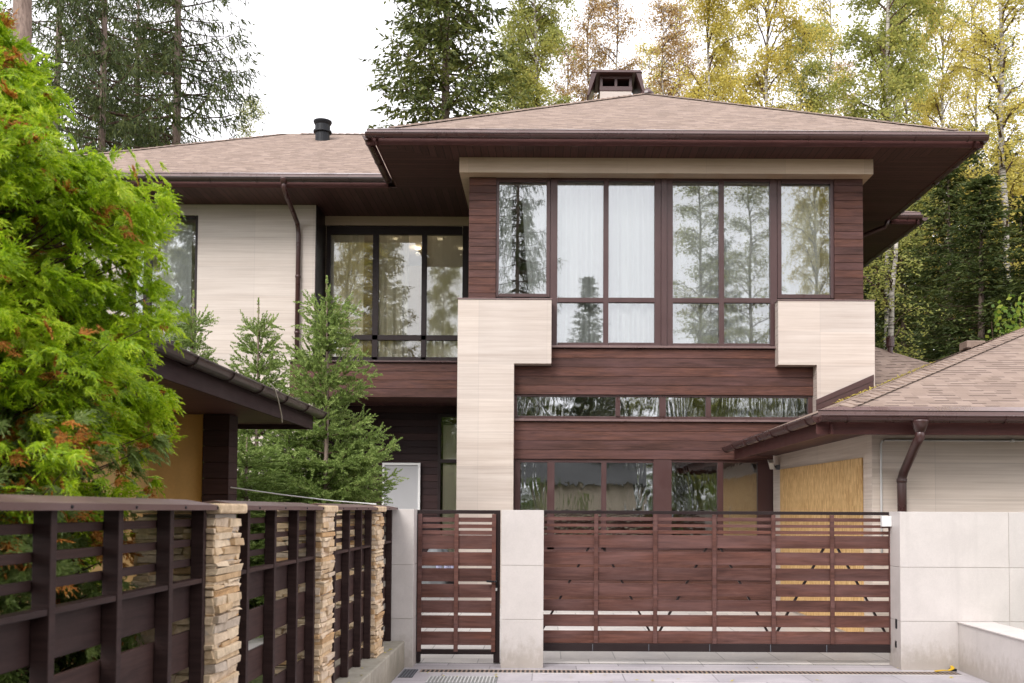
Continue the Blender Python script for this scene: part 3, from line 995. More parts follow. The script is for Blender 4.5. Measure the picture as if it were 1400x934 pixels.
# lit ceiling spots inside the recessed room
lm = N('lit_spot'); em = lm.n('Emission'); em.inputs['Color'].default_value = (1, .82, .55, 1); em.inputs['Strength'].default_value = 5; M['lit'] = lm.done(em)
for k, (xx, yy) in enumerate(((-3.4, 21.5), (-2.4, 21.5), (-2.0, 22.3), (-3.0, 22.3))):
    b = MB(); b.lathe((xx, yy, 7.66), [(.06, 0), (.06, .03)], 14); b.build('ceiling_spot', M['lit'], house)
    ld_ = bpy.data.lights.new('ceiling_spot_light', 'POINT'); ld_.energy = 2.5; ld_.color = (1, .82, .6); ld_.shadow_soft_size = .06
    lo_ = bpy.data.objects.new('ceiling_spot_light', ld_); COL.objects.link(lo_); lo_.location = (xx - 2, yy - 17, 7.56); lo_.parent = house

# wood band under the recess, sill, porch below
xb0 = at(396, 520, YW - .12)[0]
b = MB()
boards(b, xb0, -1.38, YW - .12, YR + .2, at(520, 543, YW - .12)[1], at(520, 496, YW - .12)[1], 4)
b.build('siding', M['siding'], house, 0.003)
b = MB(); b.box(xb0 - .02, -1.385, YW - .17, YR + .02, at(520, 495.5, YW - .12)[1], at(520, 493.2, YW - .12)[1]); b.build('sill', M['gutter'], house, 0.003)
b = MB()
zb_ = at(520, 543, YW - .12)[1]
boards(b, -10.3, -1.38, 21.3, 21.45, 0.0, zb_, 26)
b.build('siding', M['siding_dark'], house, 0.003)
b = MB(); b.box(-6.9, -1.38, YW - .1, 21.3, zb_ + .002, zb_ + .02); b.build('soffit', M['soffit_x'], house)
x0_, x1_, za, zb = rect(525, 636, 571, 760, 21.2)
b = MB(); b.box(x0_, x1_, 21.23, 21.29, 0.02, zb)
dr = b.build('door', M['door'], house, 0.004)
b = MB(); b.box(x0_ - .05, x0_, 21.20, 21.295, 0.02, zb + .05); b.box(x1_, x1_ + .05, 21.20, 21.295, 0.02, zb + .05); b.box(x0_, x1_, 21.20, 21.295, zb, zb + .05)
b.build('door_frame', M['white'], dr, 0.004)
b = MB(); b.tube([(x0_ + .08, 21.23, 1.05), (x0_ + .08, 21.17, 1.05), (x0_ + .2, 21.17, 1.05)], .01, 6); b.build('handle', M['steel'], dr)
win_p = window(house, 21.2, None, [(598, 566, 602, 780), (602, 566, 640, 570), (602, 628, 640, 633)], [(602, 570, 640, 628), (602, 633, 640, 780)], M['frame_dark'], M['glass_dim'], .08)
curtain(win_p, at(606, 600, 21.27)[0], -1.4, 21.285, 0.1, 3.5, 15, M['curtain_warm'], 14, .012)

# downpipe on the left wing
b = MB()
p = [at(388, 250, 18.5), at(389, 268, 18.5)]
yy = YW - .07
b.tube([(p[0][0], 18.5, 7.98), (p[0][0], 18.5, 7.82), (p[0][0] + .02, 18.6, 7.72), (at(408, 312, yy)[0] - .01, yy - .05, at(405, 306, yy)[1]), (at(408, 330, yy)[0], yy, at(408, 320, yy)[1]), (at(408, 330, yy)[0], yy, 4.62)], 0.048, 10)
for zz in (6.35, 5.2): b.lathe((at(408, 330, yy)[0], yy, zz), [(.049, 0), (.058, .004), (.058, .05), (.049, .055)], 12)
b.lathe((p[0][0], 18.5, 7.88), [(.05, 0), (.085, .10), (.085, .12)], 12)
b.build('downpipe', M['gutter'], house, smooth=True)
# short downpipe elbow under the right eave
b = MB(); b.tube([(XE1 - .05, 20.6, 7.9), (XE1 - .1, 20.65, 7.75), (6.4, 21.2, 7.5), (5.7, 21.6, 7.35), (5.7, 21.6, 4.2)], .05, 8); b.build('downpipe', M['gutter'], house, smooth=True)

# chimney
ch_c = (1.53, 22.0)
k_ = 22.0 / FPX
b = MB(); b.box(ch_c[0] - .36, ch_c[0] + .36, 21.7, 22.4, 9.6, at(840, 121.5, 21.7)[1])
chim = b.build('chimney', M['cream'], house, 0.005)
zc = at(840, 121.5, 21.7)[1]; zt_ = at(840, 104, 21.7)[1]
b = MB()
for xx in (-.36, -.03, .30): b.box(ch_c[0] + xx, ch_c[0] + xx + .06, 21.69, 22.41, zc, zt_)
b.box(ch_c[0] - .37, ch_c[0] + .37, 21.68, 22.42, zc - .05, zc + .05)
b.box(ch_c[0] - .37, ch_c[0] + .37, 21.68, 22.42, zt_ - .07, zt_)
b.box(ch_c[0] - .3, ch_c[0] + .3, 22.1, 22.15, zc, zt_)
b.hexa([(ch_c[0] - .58, 21.5, zt_), (ch_c[0] + .58, 21.5, zt_), (ch_c[0] + .58, 22.6, zt_), (ch_c[0] - .58, 22.6, zt_),
        (ch_c[0] - .54, 21.52, zt_ + .06), (ch_c[0] + .54, 21.52, zt_ + .06), (ch_c[0] + .54, 22.58, zt_ + .06), (ch_c[0] - .54, 22.58, zt_ + .06)])
for s in (-1, 1):
    b.prism([(ch_c[0] + s * .44, 21.52, zt_), (ch_c[0] + s * .56, 21.52, zt_), (ch_c[0] + s * .66, 21.52, zt_ - .52), (ch_c[0] + s * .62, 21.52, zt_ - .52)], (0, 1.06, 0))
b.build('chimney_cap', M['frame'], chim, 0.004)

# black round vent on the left ridge
vx, vz = at(441, 184, 23.2)
b = MB(); b.lathe((vx, 23.2, vz - .25), [(.17, 0), (.17, .28), (.22, .29), (.22, .33), (.18, .34), (.18, .47), (.20, .50), (.22, .54), (.22, .57), (.15, .58), (.05, .60)], 20)
b.build('roof_vent', M['black'], house)

# ------------------------------------------------------------------ garage
garage = thing('garage', 'single storey garage beside the house with tan shingle hip roof and grey stone tile walls', 'garage', (7, 12, 0))
GX, GY = 4.02, 12.0
GE = 2.80
b = MB()
b.box(GX, 12.2, GY, GY + .2, 0, 2.66)
b.build('wall', M['cream_grey'], garage, 0.004)
b = MB(); b.box(GX, GX + .2, GY + .2, YS - .02, 0, 2.66); b.build('wall', M['cream_grey'], garage)
b = MB(); b.box(12.0, 12.2, GY + .2, 20, 0, 2.66); b.build('wall', M['cream_grey'], garage)
gs = 0.403
gx0, gy0, gx1, gy1 = 3.23, 11.2, 13.03, 24.0
rx_, ry_, rz_ = 8.13, 16.1, GE + gs * 4.9
b = MB()
v = [(gx0, gy0, GE), (gx1, gy0, GE), (rx_, ry_, rz_), (gx0, YS - .01, GE), (rx_, gy1, rz_), (gx1, gy1, GE)]
t_ = .07
# front slope, left slope (in front of the house, then beside it), right slope
xw = 5.72
zw = GE + gs * (xw - gx0)
V = [(gx0, gy0, GE), (gx1, gy0, GE), (rx_, ry_, rz_), (gx0, YC - .003, GE), (xw, YC - .003, zw), (xw, gy1, zw), (rx_, gy1, rz_), (gx1, gy1, GE)]
low = [(a_, b_, c_ - t_) for a_, b_, c_ in V]
b.add(V + low, [(0, 1, 2), (0, 2, 6, 5, 4, 3), (1, 7, 6, 2), (8, 10, 9), (8, 11, 12, 13, 14, 10), (9, 10, 14, 15), (0, 8, 9, 1), (3, 11, 8, 0), (4, 12, 11, 3), (5, 13, 12, 4), (1, 9, 15, 7)])
groof = b.build('roof', M['shingle'], garage)
b = MB(); hip_caps(b, (gx0, gy0, GE), (rx_, ry_, rz_), gs, .17, .15); b.build('hip_caps', M['shingle'], groof)
b = MB(); hip_caps(b, (rx_, ry_, rz_), (rx_, gy1, rz_), gs * 1.4, .16); b.build('ridge_caps', M['shingle'], groof)
b = MB(); hip_caps(b, (gx1, gy0, GE), (rx_, ry_, rz_), gs, .17); b.build('hip_caps', M['shingle'], groof)
eave(garage, (gx0 - .1, gy0), (gx1, gy0), (0, -1), GE, .26, sl=.403)
eave(garage, (gx0, gy0), (gx0, YC - .02), (-1, 0), GE, .26, sl=.403)
soffit([(gx0 + .07, gy0 + .07), (gx1 - .07, gy0 + .07), (12.2, GY + .05), (GX, GY + .05)], M['soffit_x'], 2.615, garage)
soffit([(gx0 + .07, gy0 + .07), (GX + .05, GY + .05), (GX + .05, YC - .01), (gx0 + .07, YC - .01)], M['soffit_y'], 2.615, garage)
# flashing against the house wall
b = MB()
fx0, fx1 = 4.72, 5.73
b.prism([(fx0, YC - .004, GE + gs * (fx0 - gx0)), (fx1, YC - .004, GE + gs * (fx1 - gx0)), (fx1, YC - .004, GE + gs * (fx1 - gx0) + .24), (fx0, YC - .004, GE + gs * (fx0 - gx0) + .2)], (0, -.02, 0))
b.prism([(fx0, YC - .024, GE + gs * (fx0 - gx0) + .11), (fx1, YC - .024, GE + gs * (fx1 - gx0) + .13), (fx1, YC - .024, GE + gs * (fx1 - gx0) + .24), (fx0, YC - .024, GE + gs * (fx0 - gx0) + .2)], (0, -.012, 0))
b.build('flashing', M['gutter'], garage, 0.003)
# roof slope behind, meeting the garage roof in a valley
b = MB()
b.prism([(5.73, 17.05, 3.82), (7.83, 19.7, 4.66), (9.0, 24.0, 4.9), (6.80, 20.2, 5.0), (5.73, 19.6, 5.25)], (0, .03, -.07))
b.build('roof', M['shingle'], garage)
# OSB board over the side opening, lamp, conduit, downpipe
y0_, z_n = atX(1180, 627, GX); y1_, z_f = atX(1068, 640, GX)
b = MB(); b.prism([(GX - .003, y0_, 0.05), (GX - .003, y1_, 0.05), (GX - .003, y1_, 2.36), (GX - .003, y0_, 2.33)], (-.018, 0, 0))
b.build('boarding', M['osb'], garage)
b = MB()
cz = at(1250, 602, GY)[1]; cx_ = at(1204, 650, GY)[0]
b.tube([(cx_, GY - .02, 1.0), (cx_, GY - .02, cz - .05), (cx_ + .015, GY - .02, cz - .015), (cx_ + .05, GY - .02, cz), (12, GY - .02, cz)], .014, 8)
for xx in (5.1, 6.4, 7.7): b.box(cx_ + xx - 3.5, cx_ + xx - 3.46, GY - .045, GY, cz - .022, cz + .022)
b.build('conduit', M['white'], garage, smooth=True)
b = MB()
px_ = at(1258, 585, 11.1)[0]; pxl = at(1233, 660, GY - .1)[0]
b.lathe((px_, gy0 - .095, GE - .245), [(.055, 0), (.10, .12), (.105, .14)], 12)
b.tube([(px_, gy0 - .095, GE - .2), (px_, gy0 - .095, GE - .30), (px_ - .02, gy0 - .05, GE - .36), (pxl + .02, GY - .12, at(1235, 645, GY - .1)[1]), (pxl, GY - .1, at(1235, 655, GY - .1)[1]), (pxl, GY - .1, 1.0)], .055, 12)
b.lathe((pxl, GY - .1, 2.0), [(.056, 0), (.063, .005), (.063, .05), (.056, .055)], 12)
b.build('downpipe', M['gutter'], garage, smooth=True)
b = MB(); b.lathe((6.95, 19.6, 4.55), [(.055, 0), (.055, .42), (.085, .43), (.085, .62), (.05, .64)], 14); b.build('roof_vent', M['gutter'], garage)
b = MB(); b.box(7.9, 8.25, 18.2, 18.55, rz_ - .05, rz_ + .10); b.build('ridge_vent', M['shingle'], garage, .01)

lamp = thing('wall_lamp', 'small grey floodlight on the stone wall left of the plywood board', 'lamp', (GX, 16.7, 2.4))
b = MB(); b.box(GX - .06, GX, 16.72, 16.80, 2.36, 2.44); b.tube([(GX - .06, 16.76, 2.40), (GX - .12, 16.70, 2.43)], .012, 6); b.build('bracket', M['grey'], lamp)
b = MB(); b.hexa([(GX - .22, 16.60, 2.47), (GX - .14, 16.60, 2.47), (GX - .10, 16.70, 2.36), (GX - .18, 16.70, 2.36), (GX - .24, 16.64, 2.53), (GX - .14, 16.64, 2.53), (GX - .08, 16.76, 2.42), (GX - .18, 16.76, 2.42)]); b.build('lamp_head', M['steel'], lamp, .004)

# ------------------------------------------------------------------ gate pillars and walls
PY = 10.15
GTOP = at(714, 697.5, PY)[1]


def tiled(name, label, cat, x0, x1, y0, y1, z1, xs=(), zs=(0.51, 1.07), group=None):
    t = thing(name, label, cat, ((x0 + x1) / 2, (y0 + y1) / 2, 0), group)
    b = MB(); b.box(x0 + .006, x1 - .006, y0 + .006, y1 - .006, 0, z1 - .006); b.build('core', M['grout'], t)
    b = MB()
    xx = [x0] + [q for q in xs if x0 < q < x1] + [x1]
    zz = [0.0] + [q for q in zs if q < z1 - .05] + [z1]
    g = .0022
    for i in range(len(xx) - 1):
        for j in range(len(zz) - 1):
            b.box(xx[i] + (g if i else 0), xx[i + 1] - (g if i < len(xx) - 2 else 0), y0, y1, zz[j] + (g if j else 0), zz[j + 1] - (g if j < len(zz) - 2 else 0))
    b.build('tiles', M['tile'], t, .0025)
    return t


tiled('gate_pillar', 'pale tiled pillar between the small gate and the wide sliding gate', 'pillar', at(685, 800, PY)[0], at(743, 800, PY)[0], PY, PY + .30, GTOP)
tiled('gate_pillar', 'narrow pale tiled pillar at the hinge side of the small gate', 'pillar', -1.90, at(565, 800, PY)[0], PY, PY + .30, GTOP + .005, (-1.3,))
bw = tiled('boundary_wall', 'tall pale tiled wall right of the sliding gate in front of the garage', 'wall', at(1231, 800, PY)[0], 12.4, PY, PY + .34, at(1300, 700, PY)[1], (4.82, 5.96, 7.1, 8.24, 9.4, 10.5, 11.6))
b = MB()
for zz, h in ((0.36, .09), (0.18, .045)): b.box(3.702 + .0, 3.712, PY + .12, PY + .18, zz, zz + h)
b = MB(); xw_ = at(1231, 800, PY)[0]
b.box(xw_ - .004, xw_, PY + .10, PY + .15, .42, .52); b.box(xw_ - .004, xw_, PY + .12, PY + .16, .22, .29)
b.build('socket', M['black'], bw)
lw = thing('low_wall', 'low pale retaining wall with thin coping at the pavement edge beside the drain', 'wall', (4.4, 8, 0))
b = MB(); b.box(4.285, 4.62, 5.0, PY - .003, 0, .495); b.build('wall_body', M['tile'], lw, .004)
b = MB(); b.box(4.27, 4.64, 5.0, PY - .005, .496, .512); b.build('coping', M['tile'], lw, .004)

# ------------------------------------------------------------------ gates
GTY = 10.44
SL = [(706.6, 711), (716, 719.5), (724.5, 728.5), (731, 748), (754, 771), (776, 792.3), (797.7, 814.3), (820, 835), (840.5, 856), (862.5, 879)]


def zpx(y, Y=GTY): return at(747, y, Y)[1]


pg = thing('pedestrian_gate', 'narrow brown slatted gate with dark frame and lever handle', 'gate', (-1, GTY, 0))
x0, x1 = at(566, 800, GTY)[0], at(683.5, 800, GTY)[0]
zt_, zb_ = zpx(698), zpx(895)
b = MB()
b.box(x0, x0 + .075, GTY - .02, GTY + .04, 0.02, zt_); b.box(x1 - .065, x1, GTY - .02, GTY + .04, 0.02, zt_)
b.box(x0 + .075, x1 - .065, GTY - .02, GTY + .04, zt_ - .04, zt_); b.box(x0 + .075, x1 - .065, GTY - .02, GTY + .04, zb_, zb_ + .05)
b.build('gate_frame', M['frame_dark'], pg, .003)
b = MB()
lx, rx2, mx_ = at(571.5, 800, GTY)[0], at(677, 800, GTY)[0], at(624, 800, GTY)[0]
for xx in (lx + .02, mx_, rx2 - .015): b.box(xx - .022, xx + .022, GTY - .045, GTY - .021, zb_ + .03, zt_ - .042)
b.build('stile', M['gate_wood'], pg, .002)
b = MB()
for (ya, yb) in SL: b.box(lx, rx2, GTY - .0205, GTY + .0, zpx(yb + 3.2), zpx(ya + 1.5))
b.build('slats', M['gate_wood'], pg, .002)
b = MB()
hx, hz = at(678.5, 795, GTY)[0], zpx(795)
b.box(hx - .012, hx + .012, GTY - .032, GTY - .02, hz - .10, hz + .11)
b.tube([(hx, GTY - .03, hz), (hx, GTY - .075, hz), (hx - .05, GTY - .08, hz), (hx - .10, GTY - .078, hz + .005)], .011, 8)
b.build('handle', M['black'], pg)
b = MB(); b.lathe((hx, GTY - .03, hz - .1), [(.013, 0), (.013, .03)], 10); b.build('lock', M['steel'], pg)
for zz in (1.30, .30):
    b = MB(); b.tube([(x0 - .008, GTY - .03, zz - .06), (x0 - .008, GTY - .03, zz + .06)], .014, 8); b.build('hinge', M['black'], pg)

sg = thing('sliding_gate', 'wide brown slatted sliding gate across the driveway', 'gate', (1.9, GTY, 0))
gx_0, gx_1 = -0.15, 3.95
YB = GTY + .03
b = MB()
zt_ = zpx(697.8); zb_ = zpx(890.5)
b.box(gx_0, gx_1, YB, YB + .05, zt_ - .035, zt_)
b.box(gx_0, gx_1, YB - .02, YB + .06, zb_, zb_ + .085)
b.build('gate_frame', M['frame_dark'], sg, .003)
posts = [at(q, 800, GTY)[0] for q in (734, 815, 896, 977, 1058, 1138.5, 1219)]
for xx in posts:
    b = MB(); b.box(xx - .022, xx + .022, YB - .025, YB - .001, zb_ + .087, zt_ - .037); b.build('stile', M['gate_wood'], sg, .002)
b = MB()
for (ya, yb) in SL: b.box(gx_0, gx_1, YB, YB + .022, zpx(yb + .5), zpx(ya))
b.build('slats', M['gate_wood'], sg, .002)
for i in (1, 3, 5):
    for s in (-1, 1):
        b = MB(); b.bar((posts[i] + s * .03, YB + .04, zpx(738)), (posts[i] + s * .60, YB + .04, zpx(868)), .022, .03, up=(0, 1, 0)); b.build('brace', M['frame_dark'], sg)
b = MB()
q = 0
for xx in (0.5, 1.1, 1.75, 2.4, 3.0): b.box(xx, xx + .006, YB - .0235, YB - .0195, zb_ + .005, zb_ + .08)
b.build('joint_strips', M['grey'], sg)

sb = thing('sensor_box', 'small white sensor box at the top right end of the sliding gate', 'sensor', (3.63, 10.4, 1.5))
x0, x1, za, zb = rect(1205, 705.5, 1218, 720, GTY - .03)
b = MB(); b.box(x0, x1, GTY - .06, GTY + .0, za, zb); b.build('housing', M['white'], sb, .004)
b = MB(); b.box(x1 + .001, x1 + .06, GTY - .055, GTY - .015, za + .02, zb - .03); b.build('bracket', M['grey'], sb, .003)

# drain
dr_ = thing('drain_channel', 'long slotted drain channel in the paving along the gates', 'drain', (1.4, 9.97, 0))
b = MB()
dx0, dx1, dy0, dy1 = at(575, 917, 9.97)[0], 4.2, 9.84, 10.03
b.box(dx0, dx1, dy0 - .012, dy0, -.05, .0122); b.box(dx0, dx1, dy1, dy1 + .012, -.05, .0122)
b.build('channel_edge', M['steel'], dr_)
b = MB(); b.box(dx0, dx1, dy0, dy1, -.05, .0095); b.build('channel', M['black'], dr_)
b = MB()
xx = dx0
while xx < dx1:
    b.box(xx, xx + .019, dy0 + .001, dy1 - .001, .0098, .0112); xx += .046
b.box(dx0, dx1, dy0 + .001, dy0 + .02, .0101, .0115); b.box(dx0, dx1, dy1 - .02, dy1 - .001, .0101, .0115)
rust = m_metal('rusty_grating', (0.28, 0.21, 0.17), 0.6, 0.4)
b.build('grating', rust, dr_)


def grate(name, label, x0, x1, y0, y1, mat, step=.03):
    t = thing(name, label, 'grate', ((x0 + x1) / 2, (y0 + y1) / 2, 0))
    b = MB(); b.box(x0, x1, y0, y1, -.02, .011); b.build('pit', M['black'], t)
    b = MB()
    xx = x0
    while xx < x1 - .012: b.box(xx, xx + .012, y0, y1, .0112, .0145); xx += step
    yy = y0
    while yy < y1 - .01: b.box(x0, x1, yy, yy + .01, .0115, .0148); yy += step * 1.6
    b.build('grid', mat, t)
    return t


g0 = at(546, 926, 9.55)[0]
grate('drain_grate', 'dark metal grate at the left end of the slotted drain', -1.44, -1.30, 9.55, 10.02, M['grey'])
grate('foot_grate', 'grey boot scraper grate in the paving before the small gate', at(585, 930, 9.45)[0], at(680, 930, 9.45)[0], 9.25, 9.62, M['steel'], .035)
st = thing('strap', 'short yellow strap lying at the right end of the drain', 'strap', (4.1, 10, 0))
b = MB(); pts = [(3.98, 10.0, .022), (4.06, 10.02, .028), (4.14, 10.04, .024), (4.20, 10.08, .04), (4.19, 10.11, .06)]
for i in range(len(pts) - 1): b.bar(pts[i], pts[i + 1], .035, .008)
b.build('webbing', M['yellow'], st, .002)
b = MB(); b.box(4.17, 4.23, 10.06, 10.12, .010, .035); b.build('buckle', M['black'], st, .003)

# ------------------------------------------------------------------ fence on the left
FX = -1.60
kb = thing('kerb_wall', 'mossy low concrete base wall under the dark fence', 'kerb', (-1.7, 6, 0))
b = MB()
y = 0.2
while y < PY - .05:
    y2 = min(y + 1.0, PY - .003)
    b.box(-1.95, -1.46, y + .002, y2 - .002, 0, .285)
    y = y2
b.build('concrete_base', M['concrete'], kb, .012)


def fence_panel(label, y0, y1, posts_y):
    t = thing('fence_panel', label, 'fence', (FX, (y0 + y1) / 2, .285), 'dark fence panels along the left side')
    # folded sheet cap
    b = MB()
    prof = [(-1.545, 1.640), (-1.545, 1.664), (-1.70, 1.690), (-1.86, 1.664), (-1.86, 1.640), (-1.852, 1.640), (-1.852, 1.657), (-1.70, 1.682), (-1.553, 1.657), (-1.553, 1.640)]
    b.prism([(x, y0 + .004, z) for x, z in prof], (0, y1 - y0 - .008, 0))
    for py in posts_y: b.tube([(-1.546, py, 1.652), (-1.540, py, 1.652)], [.007, .005], 8, 1)
    b.build('cap', [M['fence_metal'], M['black']], t)
    for py in posts_y:
        b = MB(); b.box(FX - .060, FX, py - .021, py + .021, .286, 1.655)
        b.build('post', M['fence_wood'], t, .003)
    ys = sorted([y0 + .01] + list(posts_y) + [y1 - .01])
    b = MB()
    for a_, c_ in zip(ys[:-1], ys[1:]):
        if c_ - a_ > .09: b.box(FX - .060, FX - .004, a_ + .0215, c_ - .0215, 1.300, 1.322)
    b.build('shelf_rail', M['fence_wood'], t, .003)
    b = MB()
    for zz in (1.395, 1.487, 1.58): b.box(FX - .083, FX - .062, y0 + .01, y1 - .01, zz - .017, zz + .017)
    b.build('slats', M['fence_wood'], t, .003)
    b = MB()
    z = 1.31
    while z > .34:
        b.box(FX - .083, FX - .062, y0 + .01, y1 - .01, max(z - .172, .29), z); z -= .232
    b.build('boards', M['fence_wood'], t, .003)
    return t


M['fence_metal'] = m_metal('fence_cap_metal', (0.12, 0.072, 0.066), 0.36, 0.5, 0.5)
fence_panel('long dark fence panel nearest the camera below the thuja', 0.5, 4.60, (0.67, 1.17, 1.67, 2.17, 2.67, 3.17, 3.67, 4.17, 4.575))
fence_panel('dark fence panel between the nearest and the middle stone pillar', 4.98, 6.78, (5.25, 5.77, 6.29, 6.755))
fence_panel('dark fence panel between the middle and the farthest stone pillar', 7.16, 8.95, (7.42, 7.94, 8.46, 8.925))
fence_panel('short dark fence panel between the farthest stone pillar and the gate', 9.33, PY - .01, (9.60, PY - .04))


def stone_pillar(label, y0, y1, seed):
    r_ = random.Random(seed)
    t = thing('stone_pillar', label, 'pillar', (-1.73, (y0 + y1) / 2, .285), 'stone clad fence pillars')
    xa, xb_ = -1.93, -1.565
    b = MB(); b.box(xa + .01, xb_ - .01, y0 + .03, y1 - .03, .286, 1.62); b.build('core', M['grout'], t)
    b = MB()

    def stone(x0, x1, y0_, y1_, z0_, z1_, ax):
        j = lambda s=.009: r_.uniform(-s, s)
        vs = []
        for zz in (z0_, z1_):
            for xx, yy in ((x0, y0_), (x1, y0_), (x1, y1_), (x0, y1_)):
                vs.append((xx + j(), yy + j(.005), zz + j(.0065)))
        b.hexa(vs)
    z = .288
    while z < 1.60:
        h = r_.uniform(.018, .050)
        z1_ = min(z + h, 1.622)
        # faces towards the road (+x), the camera (-y), away (+y), garden (-x)
        for side in range(4):
            if side in (0, 3): L0, L1 = y0, y1
            else: L0, L1 = xa, xb_
            cuts = [L0]
            while cuts[-1] < L1 - .12: cuts.append(min(cuts[-1] + r_.uniform(.10, .34), L1))
            cuts[-1] = L1
            for a_, c_ in zip(cuts[:-1], cuts[1:]):
                pr = r_.uniform(-.004, .026)
                g = .0012
                if side == 0: stone(xb_ - .05, xb_ + pr, a_ + g, c_ - g, z + g, z1_ - g, 0)
                elif side == 3: stone(xa - pr, xa + .05, a_ + g, c_ - g, z + g, z1_ - g, 0)
                elif side == 1: stone(a_ + g, c_ - g, y0 + .004 - pr, y0 + .05, z + g, z1_ - g, 1)
                else: stone(a_ + g, c_ - g, y1 - .05, y1 - .004 + pr, z + g, z1_ - g, 1)
        z = z1_
    b.build('ledge_stones', M['ledge'], t, .0045)
    b = MB(); b.box(xa - .03, xb_ + .035, y0 - .02, y1 + .02, 1.623, 1.672); b.build('capstone', M['ledge'], t, .010)
    return t


stone_pillar('stone clad fence pillar nearest the camera, widest of the three', 4.605, 4.975, 1)
stone_pillar('stone clad fence pillar in the middle of the dark fence', 6.785, 7.155, 2)
stone_pillar('stone clad fence pillar farthest back, next to the small gate', 8.955, 9.325, 3)

# ------------------------------------------------------------------ pavilion behind the fence
pav = thing('garden_pavilion', 'low dark pavilion with ochre board wall and mossy roof edge behind the fence', 'pavilion', (-4.2, 9.5, 0))
EX, EY, EZ = -2.90, 12.2, 2.90
b = MB()
# roof: eave on the right, rising to the left, hipped at the far end
s_ = .42
V = [(EX, 5.6, EZ), (EX, EY, EZ), (EX - 2.4, EY - 2.4, EZ + s_ * 2.4), (EX - 2.4, 5.6, EZ + s_ * 2.4), (EX - 4.8, EY, EZ), (EX - 4.8, 5.6, EZ)]
low = [(a_, b_, c_ - .06) for a_, b_, c_ in V]
b.add(V + low, [(0, 1, 2, 3), (1, 4, 2), (4, 5, 3, 2), (6, 9, 8, 7), (7, 8, 10), (10, 8, 9, 11), (0, 6, 7, 1), (1, 7, 10, 4), (4, 10, 11, 5), (3, 9, 6, 0), (5, 11, 9, 3)])
moss = m_plain_stone('mossy_shingles', (0.25, 0.17, 0.09), 0.5, 0.95, 8, 60, 0.5)
b.build('roof', moss, pav)
b = MB(); b.box(EX - .06, EX - .03, 5.6, EY - .03, EZ - .26, EZ - .062); b.box(EX - 4.77, EX - .03, EY - .06, EY - .029, EZ - .26, EZ - .061); b.build('fascia', M['siding_dark'], pav, .003)
gutter_run('gutter', (EX + .05, 5.6, EZ - .045), (EX + .05, EY + .05, EZ - .045), (1, 0, 0), .072, M['gutter_dark'], pav)
soffit([(EX - .07, 5.6), (EX - .07, EY - .06), (EX - 4.7, EY - .06), (EX - 4.7, 5.6)], M['soffit_y'], EZ - .2, pav)
b = MB()
boards(b, at(277, 620, 10.8)[0], at(313, 620, 10.8)[0], 10.8, 11.1, 0, 2.70, 15)
b.build('corner_post', M['siding_dark'], pav, .003)
b = MB(); b.box(at(204, 620, 10.9)[0], at(276.5, 620, 10.9)[0], 10.9, 10.93, 0, 2.70); b.build('board_wall', M['render_ochre'], pav)
b = MB(); b.box(at(204, 620, 10.9)[0] - .03, at(204, 620, 10.9)[0] - .002, 7.4, 10.93, 0, 2.70); b.build('board_wall', M['render_ochre'], pav)
b = MB(); b.box(-6.9, at(204, 620, 10.9)[0] - .04, 7.4, 7.5, 0, 2.7); b.build('wall', M['siding_dark'], pav)
tw = thing('twig', 'thin pale twig hanging over the pavilion gutter', 'twig', (EX + .14, 9.9, 2.8))
b = MB(); b.tube([(EX + .12, 9.75, 2.90), (EX + .15, 9.8, 2.86), (EX + .15, 9.95, 2.74), (EX + .14, 10.1, 2.62), (EX + .13, 10.16, 2.55)], .007, 5); b.build('stem', M['concrete'], tw)
cbx = thing('cable', 'thin white cable strung from the pavilion post above the fence', 'cable', (-3, 10.5, 1.7))
b = MB(); b.tube([(-3.50, 10.79, 1.88), (-2.9, 10.7, 1.80), (-2.3, 10.5, 1.735), (-1.80, 10.3, 1.70)], .007, 6); b.build('cable_line', M['white'], cbx)

# bundle behind the small gate
bd = thing('garden_bundle', 'grey tarp covered heap standing behind the small gate', 'bundle', (-2.15, 19.4, 0))
rr = np.random.default_rng(5)
nu, nv = 28, 14
vs, fs = [], []
for j in range(nv):
    t = j / (nv - 1)
    for i in range(nu):
        a_ = i / nu * 2 * math.pi
        r_ = (0.46 - .10 * t - .33 * t ** 5) * (1 + .07 * math.sin(a_ * 5 + 2 * t) + .05 * math.sin(a_ * 9 - t * 3))
        vs.append((-2.15 + r_ * .80 * math.cos(a_), 19.4 + r_ * .8 * math.sin(a_), .012 + .98 * t * (1 + .03 * math.sin(a_ * 2))))
for j in range(nv - 1):
    for i in range(nu): fs.append((j * nu + i, j * nu + (i + 1) % nu, (j + 1) * nu + (i + 1) % nu, (j + 1) * nu + i))
fs.append(tuple(range((nv - 1) * nu, nv * nu)))
b = MB(); b.add(vs, fs); b.build('tarp', M['tarp'], bd, smooth=True)
bl = thing('plaid_blanket', 'blue and white plaid blanket hanging over the tarp covered heap', 'blanket', (-2.0, 19.0, .5))
vs, fs = [], []
for j in range(8):
    for i in range(10):
        x_ = -2.15 + .34 * i / 9
        vs.append((x_, 19.02 - .03 * math.sin(i * 1.4) + .10 * j / 7, .30 + .42 * j / 7 + .01 * math.sin(i)))
for j in range(7):
    for i in range(9): fs.append((j * 10 + i, j * 10 + i + 1, (j + 1) * 10 + i + 1, (j + 1) * 10 + i))
b = MB(); b.add(vs, fs); b.build('cloth', M['plaid'], bl, smooth=True)


# ------------------------------------------------------------------ trees
def unit(a):
    return a / np.maximum(np.linalg.norm(a, axis=-1, keepdims=True), 1e-9)


